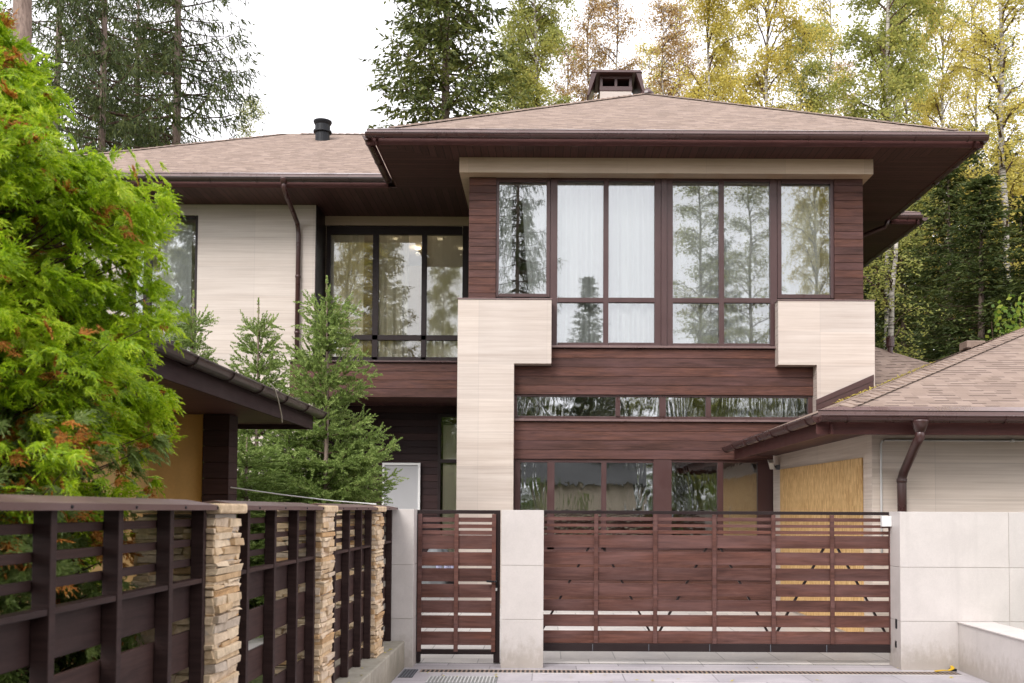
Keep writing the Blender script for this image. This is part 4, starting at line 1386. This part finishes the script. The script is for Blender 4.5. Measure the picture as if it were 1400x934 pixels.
def diamonds(p, d, l, wd, rng, upbias=None):
    """leaf quads: p base, d unit direction, l length, wd half width"""
    n = len(p)
    r_ = rng.normal(size=(n, 3))
    if upbias is not None: r_ = r_ * (1 - upbias) + np.array([0, 0, 1.0]) * upbias * 2
    s = unit(np.cross(d, r_))
    l = np.broadcast_to(l, n)[:, None]; wd = np.broadcast_to(wd, n)[:, None]
    m = p + d * l * 0.45
    V = np.stack([p, m + s * wd, p + d * l, m - s * wd], 1).reshape(-1, 3)
    F = np.arange(n * 4).reshape(n, 4)
    return V, F


def sweep(paths, radii, n=4):
    """many tapered tubes at once: paths (B,K,3), radii (B,K)"""
    paths = np.asarray(paths, float); radii = np.asarray(radii, float)
    B, K, _ = paths.shape
    d = unit(np.gradient(paths, axis=1))
    a = np.where(np.abs(d[..., 2:3]) > .9, np.array([1.0, 0, 0]), np.array([0, 0, 1.0]))
    s = unit(np.cross(d, a)); t = np.cross(s, d)
    ang = np.arange(n) * 2 * math.pi / n
    ring = paths[:, :, None, :] + radii[:, :, None, None] * (s[:, :, None, :] * np.cos(ang)[None, None, :, None] + t[:, :, None, :] * np.sin(ang)[None, None, :, None])
    V = ring.reshape(-1, 3)
    idx = np.arange(B * K * n).reshape(B, K, n)
    nx = np.roll(idx, -1, axis=2)
    F = np.stack([idx[:, :-1], nx[:, :-1], nx[:, 1:], idx[:, 1:]], -1).reshape(-1, 4)
    return V, F


def merge(parts):
    V, F, o = [], [], 0
    for v, f in parts:
        V.append(v); F.append(f + o); o += len(v)
    return np.concatenate(V), np.concatenate(F)


def trunk_path(H, K, rng, wob=.12, lean=(0, 0)):
    t = np.linspace(0, 1, K)
    p = np.stack([np.cumsum(rng.normal(0, wob / K ** .5, K)) * .5 + lean[0] * t * H, np.cumsum(rng.normal(0, wob / K ** .5, K)) * .5 + lean[1] * t * H, t * H], 1)
    p[0] = 0
    return p


def spruce_data(seed, H=26, r0=.22, L0=3.2, z_first=.18, whorl=.42, per=5, weep=.8, leaf=(.20, .028), dens=8, taper=.85, gaps=0.0, step=.26):
    rng = np.random.default_rng(seed)
    K = 14
    tp = trunk_path(H, K, rng)
    tr = r0 * (1 - .96 * np.linspace(0, 1, K)) + .01
    tr[0] *= 1.35
    trunk = sweep([tp], [tr], 10)
    brp, brr, tw_p, tw_d, tw_l = [], [], [], [], []
    z = H * z_first
    while z < H - .15:
        f = (z - H * z_first) / (H * (1 - z_first))
        Lb = L0 * (1 - f) ** taper * (0.62 + .38 * min(1, f * 6)) + .12
        c = np.array([np.interp(z, tp[:, 2], tp[:, 0]), np.interp(z, tp[:, 2], tp[:, 1]), z])
        for k in range(per):
            if rng.random() < gaps: continue
            az = rng.uniform(0, 2 * math.pi)
            L = Lb * rng.uniform(.6, 1.12)
            el = .35 * f + rng.uniform(-.15, .12)
            t = np.linspace(0, 1, 6)
            r_ = L * t
            zz = L * (math.tan(el) * t - .42 * (1 - f * .8) * t ** 1.2 + .26 * t ** 3) + rng.uniform(-.1, .1)
            bp = np.stack([c[0] + np.cos(az) * r_, c[1] + np.sin(az) * r_, c[2] + zz], 1)
            brp.append(bp); brr.append((.012 + .012 * L) * (1 - .85 * t))
            ns = max(2, int(L / step))
            for i in range(ns):
                u = (i + rng.uniform(.2, .9)) / ns
                if u < .12: continue
                q = np.array([np.interp(u, t, bp[:, j]) for j in range(3)])
                for s in (-1, 1):
                    a2 = az + s * rng.uniform(.5, 1.25)
                    dd = np.array([math.cos(a2), math.sin(a2), -weep * rng.uniform(.3, 1.4) * (1 - .7 * f)])
                    tw_p.append(q); tw_d.append(dd / np.linalg.norm(dd)); tw_l.append(rng.uniform(.35, 1.0) * (.25 + .32 * L * (1 - .45 * u)) * (1 if L > .8 else .7))
                if u > .8:
                    dd = np.array([math.cos(az), math.sin(az), .1]); tw_p.append(q); tw_d.append(unit(dd)); tw_l.append(.3 + .1 * L)
        z += whorl * rng.uniform(.7, 1.3) * (1 - .45 * f)
    branches = sweep(np.array(brp), np.array(brr), 3)
    P, D, Ln = np.array(tw_p), np.array(tw_d), np.array(tw_l)
    n = len(P)
    Ln = np.minimum(Ln, 1.1)
    tt = np.tile((np.arange(dens) + .5) / dens, n) * np.repeat(np.ones(n), dens)
    base = np.repeat(P, dens, 0) + np.repeat(D * Ln[:, None], dens, 0) * tt[:, None]
    base[:, 2] -= (np.repeat(Ln, dens) * tt ** 2) * .25 * weep
    ld = np.repeat(D, dens, 0) * .7 + rng.normal(0, .45, (n * dens, 3)) + np.array([0, 0, -.45 * weep])
    ld = unit(ld)
    leaves = diamonds(base, ld, rng.uniform(.6, 1.25, n * dens) * leaf[0], rng.uniform(.6, 1.2, n * dens) * leaf[1], rng)
    return trunk, branches, leaves


def birch_data(seed, H=23, r0=.14, limbs=34, spread=2.6, start=.30, leaves_per=11, leaf=(.085, .032), twigs=10, lean=(0, 0), droop=1.0):
    rng = np.random.default_rng(seed)
    K = 16
    tp = trunk_path(H, K, rng, .35, lean)
    tr = r0 * (1 - .94 * np.linspace(0, 1, K)) + .006
    tr[0] *= 1.3
    trunk = sweep([tp], [tr], 8)
    lp, lr, P, D, Ln = [], [], [], [], []
    for i in range(limbs):
        f = start + (1 - start) * ((i + rng.uniform(0, 1)) / limbs) ** .9
        f = min(f, .985)
        z = f * H
        c = np.array([np.interp(z, tp[:, 2], tp[:, j]) for j in range(3)])
        L = spread * (1.15 - f) ** .6 * rng.uniform(.6, 1.25)
        az = rng.uniform(0, 2 * math.pi)
        el = rng.uniform(.75, 1.2)
        t = np.linspace(0, 1, 6)
        hor = L * t * math.cos(el) * 1.15
        zz = L * 1.2 * (math.sin(el) * t - .32 * t ** 2.4)
        wob = rng.normal(0, .05 * L, (6, 3)) * t[:, None]
        bp = np.stack([c[0] + math.cos(az) * hor, c[1] + math.sin(az) * hor, c[2] + zz], 1) + wob
        lp.append(bp); lr.append((.010 + .013 * L) * (1 - .85 * t) + .003)
        for k in range(twigs):
            u = rng.uniform(.15, 1.0)
            q = np.array([np.interp(u, t, bp[:, j]) for j in range(3)])
            a2 = az + rng.normal(0, 1.1)
            dd = np.array([math.cos(a2), math.sin(a2), rng.uniform(-.1, .8)])
            P.append(q); D.append(dd / np.linalg.norm(dd)); Ln.append(rng.uniform(.5, 1.35) * (.55 + .2 * L))
    branches = sweep(np.array(lp), np.array(lr), 4)
    P, D, Ln = np.array(P), np.array(D), np.array(Ln)
    n = len(P)
    tk = np.linspace(0, 1, 5)
    tw = P[:, None] + D[:, None] * Ln[:, None, None] * tk[None, :, None]
    tw[:, :, 2] -= Ln[:, None] * droop * .95 * tk[None] ** 2
    twm = sweep(tw, np.broadcast_to(.0065 * (1 - .7 * tk)[None], (n, 5)), 3)
    m = leaves_per
    tt = rng.uniform(.12, 1.0, n * m)
    rp = np.repeat(np.arange(n), m)
    base = P[rp] + D[rp] * (Ln[rp] * tt)[:, None]
    base[:, 2] -= Ln[rp] * droop * .95 * tt ** 2
    base += rng.normal(0, .10, base.shape)
    ld = unit(rng.normal(0, .8, (n * m, 3)) + np.array([0, 0, -.5]))
    lv = diamonds(base, ld, rng.uniform(.7, 1.25, n * m) * leaf[0], rng.uniform(.7, 1.2, n * m) * leaf[1], rng)
    return trunk, merge([branches, twm]), lv


def make_tree(name, data, bark, twig, leafm, label, cat='tree', group=None, loc=(0, 0, 0), rz=0.0):
    t = thing(name, label, cat, loc, group, rz)
    tk = quads_obj('trunk', data[0][0], data[0][1], bark, t, smooth=True)
    quads_obj('branches', data[1][0], data[1][1], twig, tk, smooth=True)
    quads_obj('crown', data[2][0], data[2][1], leafm, t)
    return t


def place(src, label, px, Y, rz=0.0, s=1.0, sz=None, group=None, X=None, leafm=None):
    c = copy_tree(src)
    put(c, px, Y, rz, s, sz, X)
    c['label'] = label
    if group: c['group'] = group
    elif 'group' in c: del c['group']
    if leafm:
        for ch in c.children:
            if ch.name.startswith('crown'):
                ch.material_slots[0].link = 'OBJECT'; ch.material_slots[0].material = leafm
    return c


def put(c, px, Y, rz=0.0, s=1.0, sz=None, X=None):
    c.location = (at(px, 697, Y)[0] if X is None else X, Y, 0)
    c.rotation_euler = (0, 0, rz)
    c.scale = (s, s, sz or s)


# far spruces: three habits
d_weep = spruce_data(11, 27, .28, 4.3, .22, .50, 5, 1.25, (.24, .026), 9, .7, .10, .24)
d_full = spruce_data(12, 27, .22, 3.5, .06, .36, 6, .75, (.21, .034), 9, .8, .0, .22)
d_slim = spruce_data(13, 20, .16, 2.4, .08, .34, 6, .7, (.19, .032), 8, .85, .0, .22)
SG = 'tall forest spruces'
sp_weep = make_tree('spruce_tree', d_weep, M['bark'], M['twig'], M['spruce'], 'tall spruce with bare trunk and weeping branches left of the sky gap', group=SG)
put(sp_weep, 230, 33, .4)
sp_full = make_tree('spruce_tree', d_full, M['bark'], M['twig'], M['spruce_bright'], 'broad green spruce rising behind the roof, left of the yellow birches', group=SG)
put(sp_full, 606, 33, 1.1, 1.22, 1.05)
sp_slim = make_tree('spruce_tree', d_slim, M['bark'], M['twig'], M['spruce'], 'dark spruce in the dense stand right of the house', group=SG)
put(sp_slim, 1300, 30, 0, 1.1, .66)
place(sp_weep, 'tall spruce with slim straight trunk between the thuja and the bare-trunked spruce', 128, 30, 2.2, .72, .95, SG)
place(sp_weep, 'tall spruce just behind the top of the thuja', 66, 34, 4.0, .9, 1.0, SG)
place(sp_weep, 'dark spruce filling the gap behind the two bare trunks at left', 178, 40, 5.1, 1.0, .95, SG)
RS = 'dark spruce in the dense stand right of the house'
for px, Y, rz, s, top, src in ((1195, 36, .5, 1.0, 215, sp_slim), (1240, 33, 2.1, 1.1, 250, sp_slim), (1345, 27, 3.3, 1.15, 235, sp_slim), (1395, 31, 4.4, 1.2, 260, sp_slim), (1270, 40, 1.2, 1.3, 190, sp_slim),
                              (1440, 26, 5.0, 1.2, 250, sp_slim), (1160, 42, 2.7, 1.2, 230, sp_slim), (1330, 44, .2, 1.4, 165, sp_slim), (1420, 42, 1.9, 1.4, 215, sp_slim), (1225, 47, 3.9, 1.5, 220, sp_slim), (1490, 36, 3.0, 1.3, 200, sp_slim), (1380, 50, 2.2, 1.5, 190, sp_slim)):
    sz = (1.65 + (697 - top) / FPX * Y) / 20
    place(src, RS, px, Y, rz, s, sz, SG)

# bare pine trunk at far left
rng = np.random.default_rng(3)
pt = spruce_data(17, 24, .40, 3.0, .78, .6, 5, .3, (.22, .03), 9, .6)
pine = make_tree('pine_tree', pt, M['bark_pine'], M['twig'], M['spruce'], 'thick bare pine trunk at the upper left corner above the thuja')
put(pine, 15, 22)

# birches
BG = 'autumn birches behind the house'
d_b1 = birch_data(21, 24, .15, 70, 2.7, .28, 38, (.098, .036), 15)
d_b2 = birch_data(22, 25, .15, 64, 3.3, .26, 35, (.098, .036), 16)
d_b3 = birch_data(23, 24, .12, 60, 2.0, .30, 11, (.09, .032), 18, droop=.3)
b1 = make_tree('birch_tree', d_b1, M['bark_birch'], M['twig'], M['birch_green'], 'yellow green birch right beside the broad spruce behind the roof', group=BG)
put(b1, 733, 34, .3, .95)
b2 = make_tree('birch_tree', d_b2, M['bark_birch'], M['twig'], M['birch_yellow'], 'dense golden birch rising over the middle of the right roof slope', group=BG)
put(b2, 1045, 36, 1.0, 1.0)
b3 = make_tree('birch_tree', d_b3, M['bark_birch'], M['twig'], M['birch_brown'], 'thin nearly bare birch straight behind the chimney', group=BG)
put(b3, 842, 38, 0, 1.0)
place(b3, 'thin nearly bare birch just left of the chimney', 800, 40, 1.4, .95, 1.0, BG)
place(b3, 'thin nearly bare birch between the chimney and the golden birches', 905, 42, 2.5, 1.1, 1.0, BG)
place(b2, 'golden birch with loose crown, leftmost of the golden birches', 965, 37, 2.4, .9, .98, BG)
place(b2, 'golden birch close behind the densest golden one', 1105, 41, 4.2, 1.0, .9, BG, leafm=M['birch_green'])
place(b1, 'tall green birch with forked limbs above the right end of the roof', 1212, 33, 3.5, 1.15, 1.05, BG)
place(b2, 'orange yellow birch above the dark spruces at right', 1290, 38, .9, .75, 1.0, BG)
place(b3, 'sparse birch at the upper right corner', 1385, 30, 4.0, 1.35, 1.0, BG, leafm=M['birch_yellow'])
place(b1, 'yellow birch showing between the dark spruces at the right edge', 1400, 36, 5.2, 1.0, .62, BG, leafm=M['birch_yellow'])
place(b3, 'small bare birch top in the sky gap left of the vent', 335, 45, 0, .8, .86, BG, leafm=M['birch_green'])
FB = 'birch of the pale autumn wood far behind the house'
for k, (px, Y, lm_) in enumerate(((705, 50, 'birch_green'), (772, 52, 'birch_brown'), (885, 52, 'birch_yellow'), (930, 48, 'birch_brown'), (1005, 52, 'birch_yellow'), (1140, 48, 'birch_yellow'),
                                  (1250, 50, 'birch_green'), (1335, 46, 'birch_yellow'), (1372, 54, 'birch_green'), (1160, 58, 'birch_brown'))):
    place(b1 if k in (0, 6) else b3, FB, px, Y, k * 1.1, 1.25, 1.12 if px < 950 else 1.2, BG, leafm=M[lm_])
d_b4 = birch_data(31, 20, .135, 26, 1.4, .32, 12, (.10, .036), 8)
bt = make_tree('birch_tree', d_b4, M['bark_birch'], M['twig'], M['birch_green'], 'white birch trunk with few leaves against the dark spruces at right', group=BG)
put(bt, 1211, 25.5, .5, 1.0, .62)

# leafy shrub at the right edge
rng = np.random.default_rng(9)
n = 2600
a_ = rng.uniform(0, 2 * math.pi, n); rr_ = np.sqrt(rng.uniform(0, 1, n)) * 1.2; hh = rng.uniform(0.1, 1, n)
pp = np.stack([np.cos(a_) * rr_ * (1.1 - hh * .5), np.sin(a_) * rr_ * (1.1 - hh * .5), .8 + hh * 5.4], 1) + rng.normal(0, .1, (n, 3))
lv = diamonds(pp, unit(rng.normal(size=(n, 3)) + np.array([0, 0, -.3])), rng.uniform(.10, .17, n), rng.uniform(.035, .055, n), rng)
stp = np.array([[(0, 0, 0), (math.cos(k) * .3, math.sin(k) * .3, 2), (math.cos(k) * .7, math.sin(k) * .7, 4.2), (math.cos(k) * .8, math.sin(k) * .8, 5.8)] for k in range(7)])
sh = make_tree('leafy_shrub', (sweep([np.array([(0, 0, 0), (0, 0, .4), (0, 0, .8)])], [[.07, .06, .05]], 6), sweep(stp, np.broadcast_to([.03, .022, .014, .006], (7, 4)), 4), lv), M['twig'], M['twig'], M['shrub'],
               'bright green leafy shrub behind the garage roof at the right edge', 'shrub')
put(sh, 1412, 21)


# young spruces in the garden
def young_spruce_data(seed, H, L0, base=.03, per=8, leader=.38):
    rng = np.random.default_rng(seed)
    K = 10
    tp = trunk_path(H, K, rng, .05)
    trunk = sweep([tp], [(.05 * (1 - .93 * np.linspace(0, 1, K)) + .004)], 8)
    brp, brr, S0, SD, SL_ = [], [], [], [], []
    z = H * base
    top = H - leader
    while z < top + .01:
        f = (z - H * base) / (H * (1 - base))
        Lb = L0 * (1 - f) ** .92 * (.80 + .2 * min(1, f * 8)) + .10
        for k in range(per):
            az = rng.uniform(0, 2 * math.pi) if rng.random() < .5 else k * 2 * math.pi / per + rng.normal(0, .25)
            L = Lb * rng.uniform(.55, 1.25)
            t = np.linspace(0, 1, 6)
            el = .15 + .75 * f + rng.uniform(-.15, .15)
            bp = np.stack([np.cos(az) * L * t, np.sin(az) * L * t, z + L * (math.tan(min(el, .95)) * t * .75 - .35 * (1 - f) * t + .18 * t ** 3)], 1)
            bp[:, :2] += np.array([np.interp(z, tp[:, 2], tp[:, 0]), np.interp(z, tp[:, 2], tp[:, 1])])
            brp.append(bp); brr.append((.004 + .008 * L) * (1 - .8 * t))
            hd = np.array([math.cos(az), math.sin(az), 0])
            sd_ = np.array([-math.sin(az), math.cos(az), 0])
            dirb = unit(bp[-1] - bp[-2])
            S0.append(bp[-1] - dirb * .06); SD.append(dirb); SL_.append(.22)
            ns = max(2, int(L / .095))
            for i in range(ns):
                u = (i + rng.uniform(.1, .9)) / ns
                q = np.array([np.interp(u, t, bp[:, j]) for j in range(3)])
                S0.append(q); SD.append(unit(dirb + rng.normal(0, .35, 3) + np.array([0, 0, .35]))); SL_.append(rng.uniform(.12, .2))
                for s in (-1, 1):
                    l2 = (.08 + .40 * L * (1 - u) ** .8 * (1 if u > .2 else u * 4)) * rng.uniform(.6, 1.1)
                    d2 = unit(hd * .8 + sd_ * s * .7 + np.array([0, 0, rng.uniform(-.3, .2)]))
                    m = max(1, int(l2 / .11))
                    for j in range(m):
                        v = (j + .5) / m
                        q2 = q + d2 * l2 * v
                        S0.append(q2); SD.append(unit(d2 + rng.normal(0, .2, 3) + np.array([0, 0, .1]))); SL_.append(rng.uniform(.15, .24))
                        if m > 1:
                            S0.append(q2); SD.append(unit(d2 * .75 + unit(np.cross(d2, [0, 0, 1.0])) * rng.choice([-1, 1]) * .7 + rng.normal(0, .2, 3))); SL_.append(rng.uniform(.11, .17))
        z += (.17 + .06 * rng.random()) * (1 + .35 * f)
    # leader
    for zz in np.linspace(top - .2, H - .05, 5):
        c = np.array([np.interp(zz, tp[:, 2], tp[:, 0]), np.interp(zz, tp[:, 2], tp[:, 1]), zz]); S0.append(c); SD.append(np.array([0.02, 0, 1.0])); SL_.append(.12)
    branches = sweep(np.array(brp), np.array(brr), 4)
    S0, SD, SL_ = np.array(S0), np.array(SD), np.array(SL_)
    n = len(S0); m = 40
    rp = np.repeat(np.arange(n), m)
    tt = np.tile((np.arange(m) + .5) / m, n)
    d = SD[rp]
    a = rng.normal(size=(n * m, 3)); perp = unit(np.cross(d, a))
    perp[:, 2] += .25
    base_ = S0[rp] + d * (SL_[rp] * tt)[:, None]
    nd = unit(d * .8 + perp * .85)
    ln = rng.uniform(.030, .046, n * m) * (1.1 - .5 * tt)
    lv = diamonds(base_, nd, ln, .0085, rng)
    return trunk, branches, lv


YGp = 'young spruces in the front garden'
ys1 = make_tree('young_spruce', young_spruce_data(41, 4.95, 1.14, per=11), M['bark'], M['twig'], M['young_spruce'], 'largest young spruce with broad skirt before the recessed porch', group=YGp)
put(ys1, 446, 14.0, .3)
ys2 = make_tree('young_spruce', young_spruce_data(42, 4.75, 0.74, per=10), M['bark'], M['twig'], M['young_spruce'], 'young spruce with open top before the cream wall, left of the largest', group=YGp)
put(ys2, 352, 14.6, 1.3)
place(ys2, 'young spruce filling the foot of the row between the pavilion post and the porch', 395, 14.2, 2.2, 1.5, .6, YGp)
place(ys2, 'young spruce partly hidden between the thuja and the pavilion roof', 258, 14.8, 3.0, 1.0, 1.03, YGp)
place(ys2, 'short young spruce in the gap between the pavilion post and the largest spruce', 405, 14.8, 4.6, 1.3, .62, YGp)
place(ys2, 'low bushy young spruce right beside the pavilion post', 335, 13.0, 5.5, 1.3, .55, YGp)


# thuja
def spray_proto(seed):
    """one flat thuja spray along +x, in the xy plane, about 1 unit long"""
    r_ = np.random.default_rng(seed)
    Q = []

    def lf(p, ang, l, w_):
        d = np.array([math.cos(ang), math.sin(ang)]); s = np.array([-d[1], d[0]])
        p = np.array(p)
        Q.append([p, p + d * l * .45 + s * w_, p + d * l, p + d * l * .45 - s * w_])
    for fi, fa in enumerate(np.linspace(-.95, .95, 7)):
        a0 = fa + r_.normal(0, .07)
        L = (1.0 - .42 * abs(fa)) * r_.uniform(.82, 1.1)
        st = .10 + .22 * (1 - abs(fa)) * r_.uniform(.3, 1)
        ox = st * .6
        for j in range(4):
            v = j / 4
            a1 = a0 * (.75 + .25 * v)
            pp_ = (ox + math.cos(a0) * (L - ox) * v, math.sin(a0) * (L - ox) * v)
            lf(pp_, a1, L * .33, .040 - .006 * j)
            s2 = 1 if (j + fi) % 2 else -1
            lf(pp_, a1 + s2 * .62, .24 * (1.1 - .55 * v), .030)
            if j in (1, 2): lf(pp_, a1 - s2 * .62, .20 * (1.1 - .55 * v), .028)
    Q = np.array(Q)                       # (n,4,2)
    z = -.22 * Q[..., 0] ** 2 - .22 * Q[..., 1] ** 2 + r_.normal(0, .012, Q.shape[:1])[:, None] + r_.normal(0, .026, Q.shape[:2])
    return np.concatenate([Q, z[..., None]], -1)


def thuja():
    rng = np.random.default_rng(77)
    protos = [spray_proto(s) for s in (1, 2, 3, 4)]
    cx, cy, H = -2.72, 4.40, 4.08
    V, MI = [], []
    stems, stemr = [], []

    def rad(z):
        return float(np.interp(z, [0, .5, 2.85, 3.12, 3.35, 3.75, 4.08], [.70, .82, .87, .82, .54, .24, .03]))
    nbr = 1300
    for k in range(nbr):
        z = .35 + (H - .40) * rng.uniform(0, 1) ** .92
        az = rng.uniform(0, 2 * math.pi)
        R_ = rad(z) * ((rng.uniform(.78, 1.04) if rng.random() < .82 else rng.uniform(1.05, 1.24)) if k < 980 else rng.uniform(.35, .78)) * (1 + .10 * math.sin(az * 3 + z * 2.1) + .06 * math.sin(az * 5 - z * 4))
        o = np.array([math.cos(az), math.sin(az), 0])
        side = np.array([-o[1], o[0], 0])
        tip = np.array([cx, cy, z]) + o * R_
        bd = unit(o * 1.0 + side * rng.normal(0, .35) + np.array([0, 0, rng.uniform(-.35, .55)]))
        st = np.array([cx, cy, max(.2, z - .35 * R_)])
        mid = (st + tip) / 2 + np.array([0, 0, -.05])
        stems.append([st, mid, tip - bd * .1]); stemr.append([.008, .005, .002])
        dryb = rng.random() < (.05 if z > 1.9 else .10) or (z < 2.05 and z > 1.5 and rng.random() < .10)
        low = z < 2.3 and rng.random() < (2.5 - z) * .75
        ns = 17
        for i in range(ns):
            v = rng.uniform(0, 1)
            p = tip - bd * (.22 * v) * (1 if R_ > .3 else .5) + side * rng.normal(0, .06) + np.array([0, 0, rng.normal(0, .045)])
            dd = unit(bd * .6 + side * rng.normal(0, .6) + np.array([0, 0, rng.uniform(-.95, .25)]) + o * .2)
            nr = unit(np.array([0, 0, 1.0]) * rng.uniform(.1, .9) + rng.normal(0, .5, 3) + o * .7)
            sx = unit(np.cross(nr, dd)); nz_ = np.cross(dd, sx)
            sc_ = rng.uniform(.065, .125)
            pr = protos[rng.integers(4)]
            W = p + (pr[..., 0:1] * dd + pr[..., 1:2] * sx + pr[..., 2:3] * nz_) * sc_
            if p[2] < 1.75 and W[..., 0].max() > -1.75: W = W - np.array([W[..., 0].max() + 1.75 + rng.uniform(0, .1), 0, 0])
            V.append(W.reshape(-1, 3))
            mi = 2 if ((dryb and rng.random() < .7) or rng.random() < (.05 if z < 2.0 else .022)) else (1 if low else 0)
            MI.append(np.full(len(pr), mi))
    V = np.concatenate(V); MI = np.concatenate(MI)
    V = V - np.array([cx, cy, 0])
    t = thing('thuja_tree', 'big bright green thuja with rusty dried sprays leaning over the fence', 'tree', (cx, cy, 0))
    tk = sweep([np.array([(0, 0, 0), (.02, 0, 1.2), (0, .02, 2.6), (0, 0, 4.1)])], [[.09, .07, .045, .012]], 8)
    tko = quads_obj('trunk', tk[0], tk[1], M['bark'], t, smooth=True)
    sv_, sf_ = sweep(np.array(stems) - np.array([cx, cy, 0]), np.array(stemr), 4)
    quads_obj('branches', sv_, sf_, M['twig'], tko)
    quads_obj('crown', V, np.arange(len(V)).reshape(-1, 4), [M['thuja'], M['thuja_low'], M['thuja_dry']], t, midx=MI)


thuja()

# ------------------------------------------------------------------ across the road, behind the camera: what the windows mirror
AR = 'trees across the road seen mirrored in the windows'


def mirror_x(px, Y, plane=YG): return (px - 747) / FPX * (2 * plane - Y)


place(sp_slim, 'spruce across the road with its tip mirrored in the middle upper window', 0, -16, .8, .95, 13.9 / 20, AR, X=mirror_x(805, -16))
place(sp_weep, 'tall weeping spruce across the road mirrored in the left upper window', 0, -14, 2.8, .62, .95, AR, X=mirror_x(706, -14))
place(b3, 'leafy birch across the road mirrored in the right half of the upper windows', 0, -20, 1.0, 1.5, .95, AR, X=mirror_x(955, -20), leafm=M['birch_green'])
place(b3, 'green birch across the road mirrored beside the right curtain', 0, -18, 3.0, 1.4, .9, AR, X=mirror_x(1025, -18), leafm=M['birch_green'])
place(sp_weep, 'weeping spruce across the road mirrored between the right upper panes', 0, -26, 3.6, .7, .75, AR, X=mirror_x(985, -26))
place(b2, 'golden birch across the road mirrored in the narrow right upper window', 0, -17, 2.0, .95, 1.0, AR, X=mirror_x(1112, -17))
place(b2, 'golden birch across the road mirrored in the recessed window', 0, -18, 5.0, 1.1, 1.0, AR, X=mirror_x(478, -18, YR))
place(sp_full, 'broad spruce across the road mirrored behind the golden birch', 0, -24, 1.0, .9, 1.0, AR, X=mirror_x(520, -24, YR))
place(b1, 'green birch across the road mirrored in the right of the recessed window', 0, -20, 4.0, .8, .8, AR, X=mirror_x(600, -20, YR))
place(b1, 'green birch across the road mirrored in the far left window', 0, -20, 2.0, 1.0, 1.0, AR, X=mirror_x(225, -20, YW))
place(sp_full, 'broad spruce across the road mirrored in the far left window', 0, -20, .6, .8, .9, AR, X=mirror_x(262, -20, YW))
LR = 'low dark spruce in the row across the road'
for k, (px, h) in enumerate(((620, 7.5), (690, 8.2), (770, 7.0), (840, 8.6), (925, 7.4), (1000, 8.8), (1090, 8.0), (1180, 8.5))):
    place(sp_full, LR, 0, -13 - (k % 3) * 1.5, k * 1.3, .55, h / 27, AR, X=mirror_x(px, -14), leafm=M['birch_green'] if k in (2, 5) else None)
for k, px in enumerate((590, 655, 730, 800, 880, 960, 1045, 1130, 1210)):
    place(b1, 'low leafy tree in the row across the road', 0, -17 - (k % 2) * 2, k * 1.7, .9, (8.6 + (k % 3) * .5) / 24, AR, X=mirror_x(px, -18))

# fallen leaves: caught in the valley and on the flashing of the garage roof, a few on the paving and kerb
rng = np.random.default_rng(55)
t_ = rng.uniform(0, 1, 240)
va_, vb_ = np.array([5.0, 16.93, GE + gs * (5.0 - gx0) + .012]), np.array([5.72, 16.95, GE + gs * (5.72 - gx0) + .012])
vc_ = np.array([7.80, 19.66, 4.665])
pv = np.where((t_ < .35)[:, None], va_ + (vb_ - va_) * (t_ / .35)[:, None], vb_ + (vc_ - vb_) * ((t_ - .35) / .65)[:, None])
pv[:, 1] -= np.abs(rng.normal(0, .10, 240)); pv[:, 2] += .004
lv = diamonds(pv, unit(rng.normal(size=(240, 3)) * np.array([1, 1, .15])), rng.uniform(.03, .07, 240), rng.uniform(.012, .022, 240), rng, .6)
o = quads_obj('leaf_litter', lv[0], lv[1], M['birch_yellow'])
tag(o, 'yellow leaf litter caught in the valley of the garage roof', 'leaves', kind='stuff')
n = 90
xs_ = np.concatenate([rng.uniform(-1.4, 4.2, 25), rng.uniform(-1.93, -1.48, 65)])
ys_ = np.concatenate([rng.uniform(9.1, 10.3, 25), rng.uniform(2.5, 10.0, 65)])
zs_ = np.concatenate([np.full(25, .016), np.full(65, .290)])
lv = diamonds(np.stack([xs_, ys_, zs_], 1), unit(rng.normal(size=(n, 3)) * np.array([1, 1, .12])), rng.uniform(.03, .055, n), rng.uniform(.010, .018, n), rng, .8)
o = quads_obj('fallen_leaves', lv[0], lv[1], M['birch_yellow'])
tag(o, 'scattered yellow leaves fallen on the paving and the kerb base', 'leaves', kind='stuff')

# cottage across the road, mirrored in the ground floor windows
ct = thing('cottage', 'tan cottage with grey roof across the road, mirrored in the ground floor windows', 'house', (2.5, -13, 0))
b = MB(); b.box(-0.5, 4.2, -15.5, -11.0, 0, 2.9)
M['tan'] = m_plain_stone('tan_render', (0.62, 0.52, 0.40), 0.15, 0.9)
b.build('wall', M['tan'], ct)
b = MB(); b.prism([(-1.0, -10.5, 2.85), (-1.0, -16.0, 2.85), (-1.0, -13.25, 4.6)], (5.7, 0, 0)); b.build('roof', M['asphalt'], ct)

for k, (px, sc) in enumerate(((735, .55), (795, .42), (905, .6), (985, .5))):
    place(sh, 'round leafy shrub before the cottage across the road', 0, -9 - k * .4, k, sc, sc * .9, AR, X=mirror_x(px, -9))
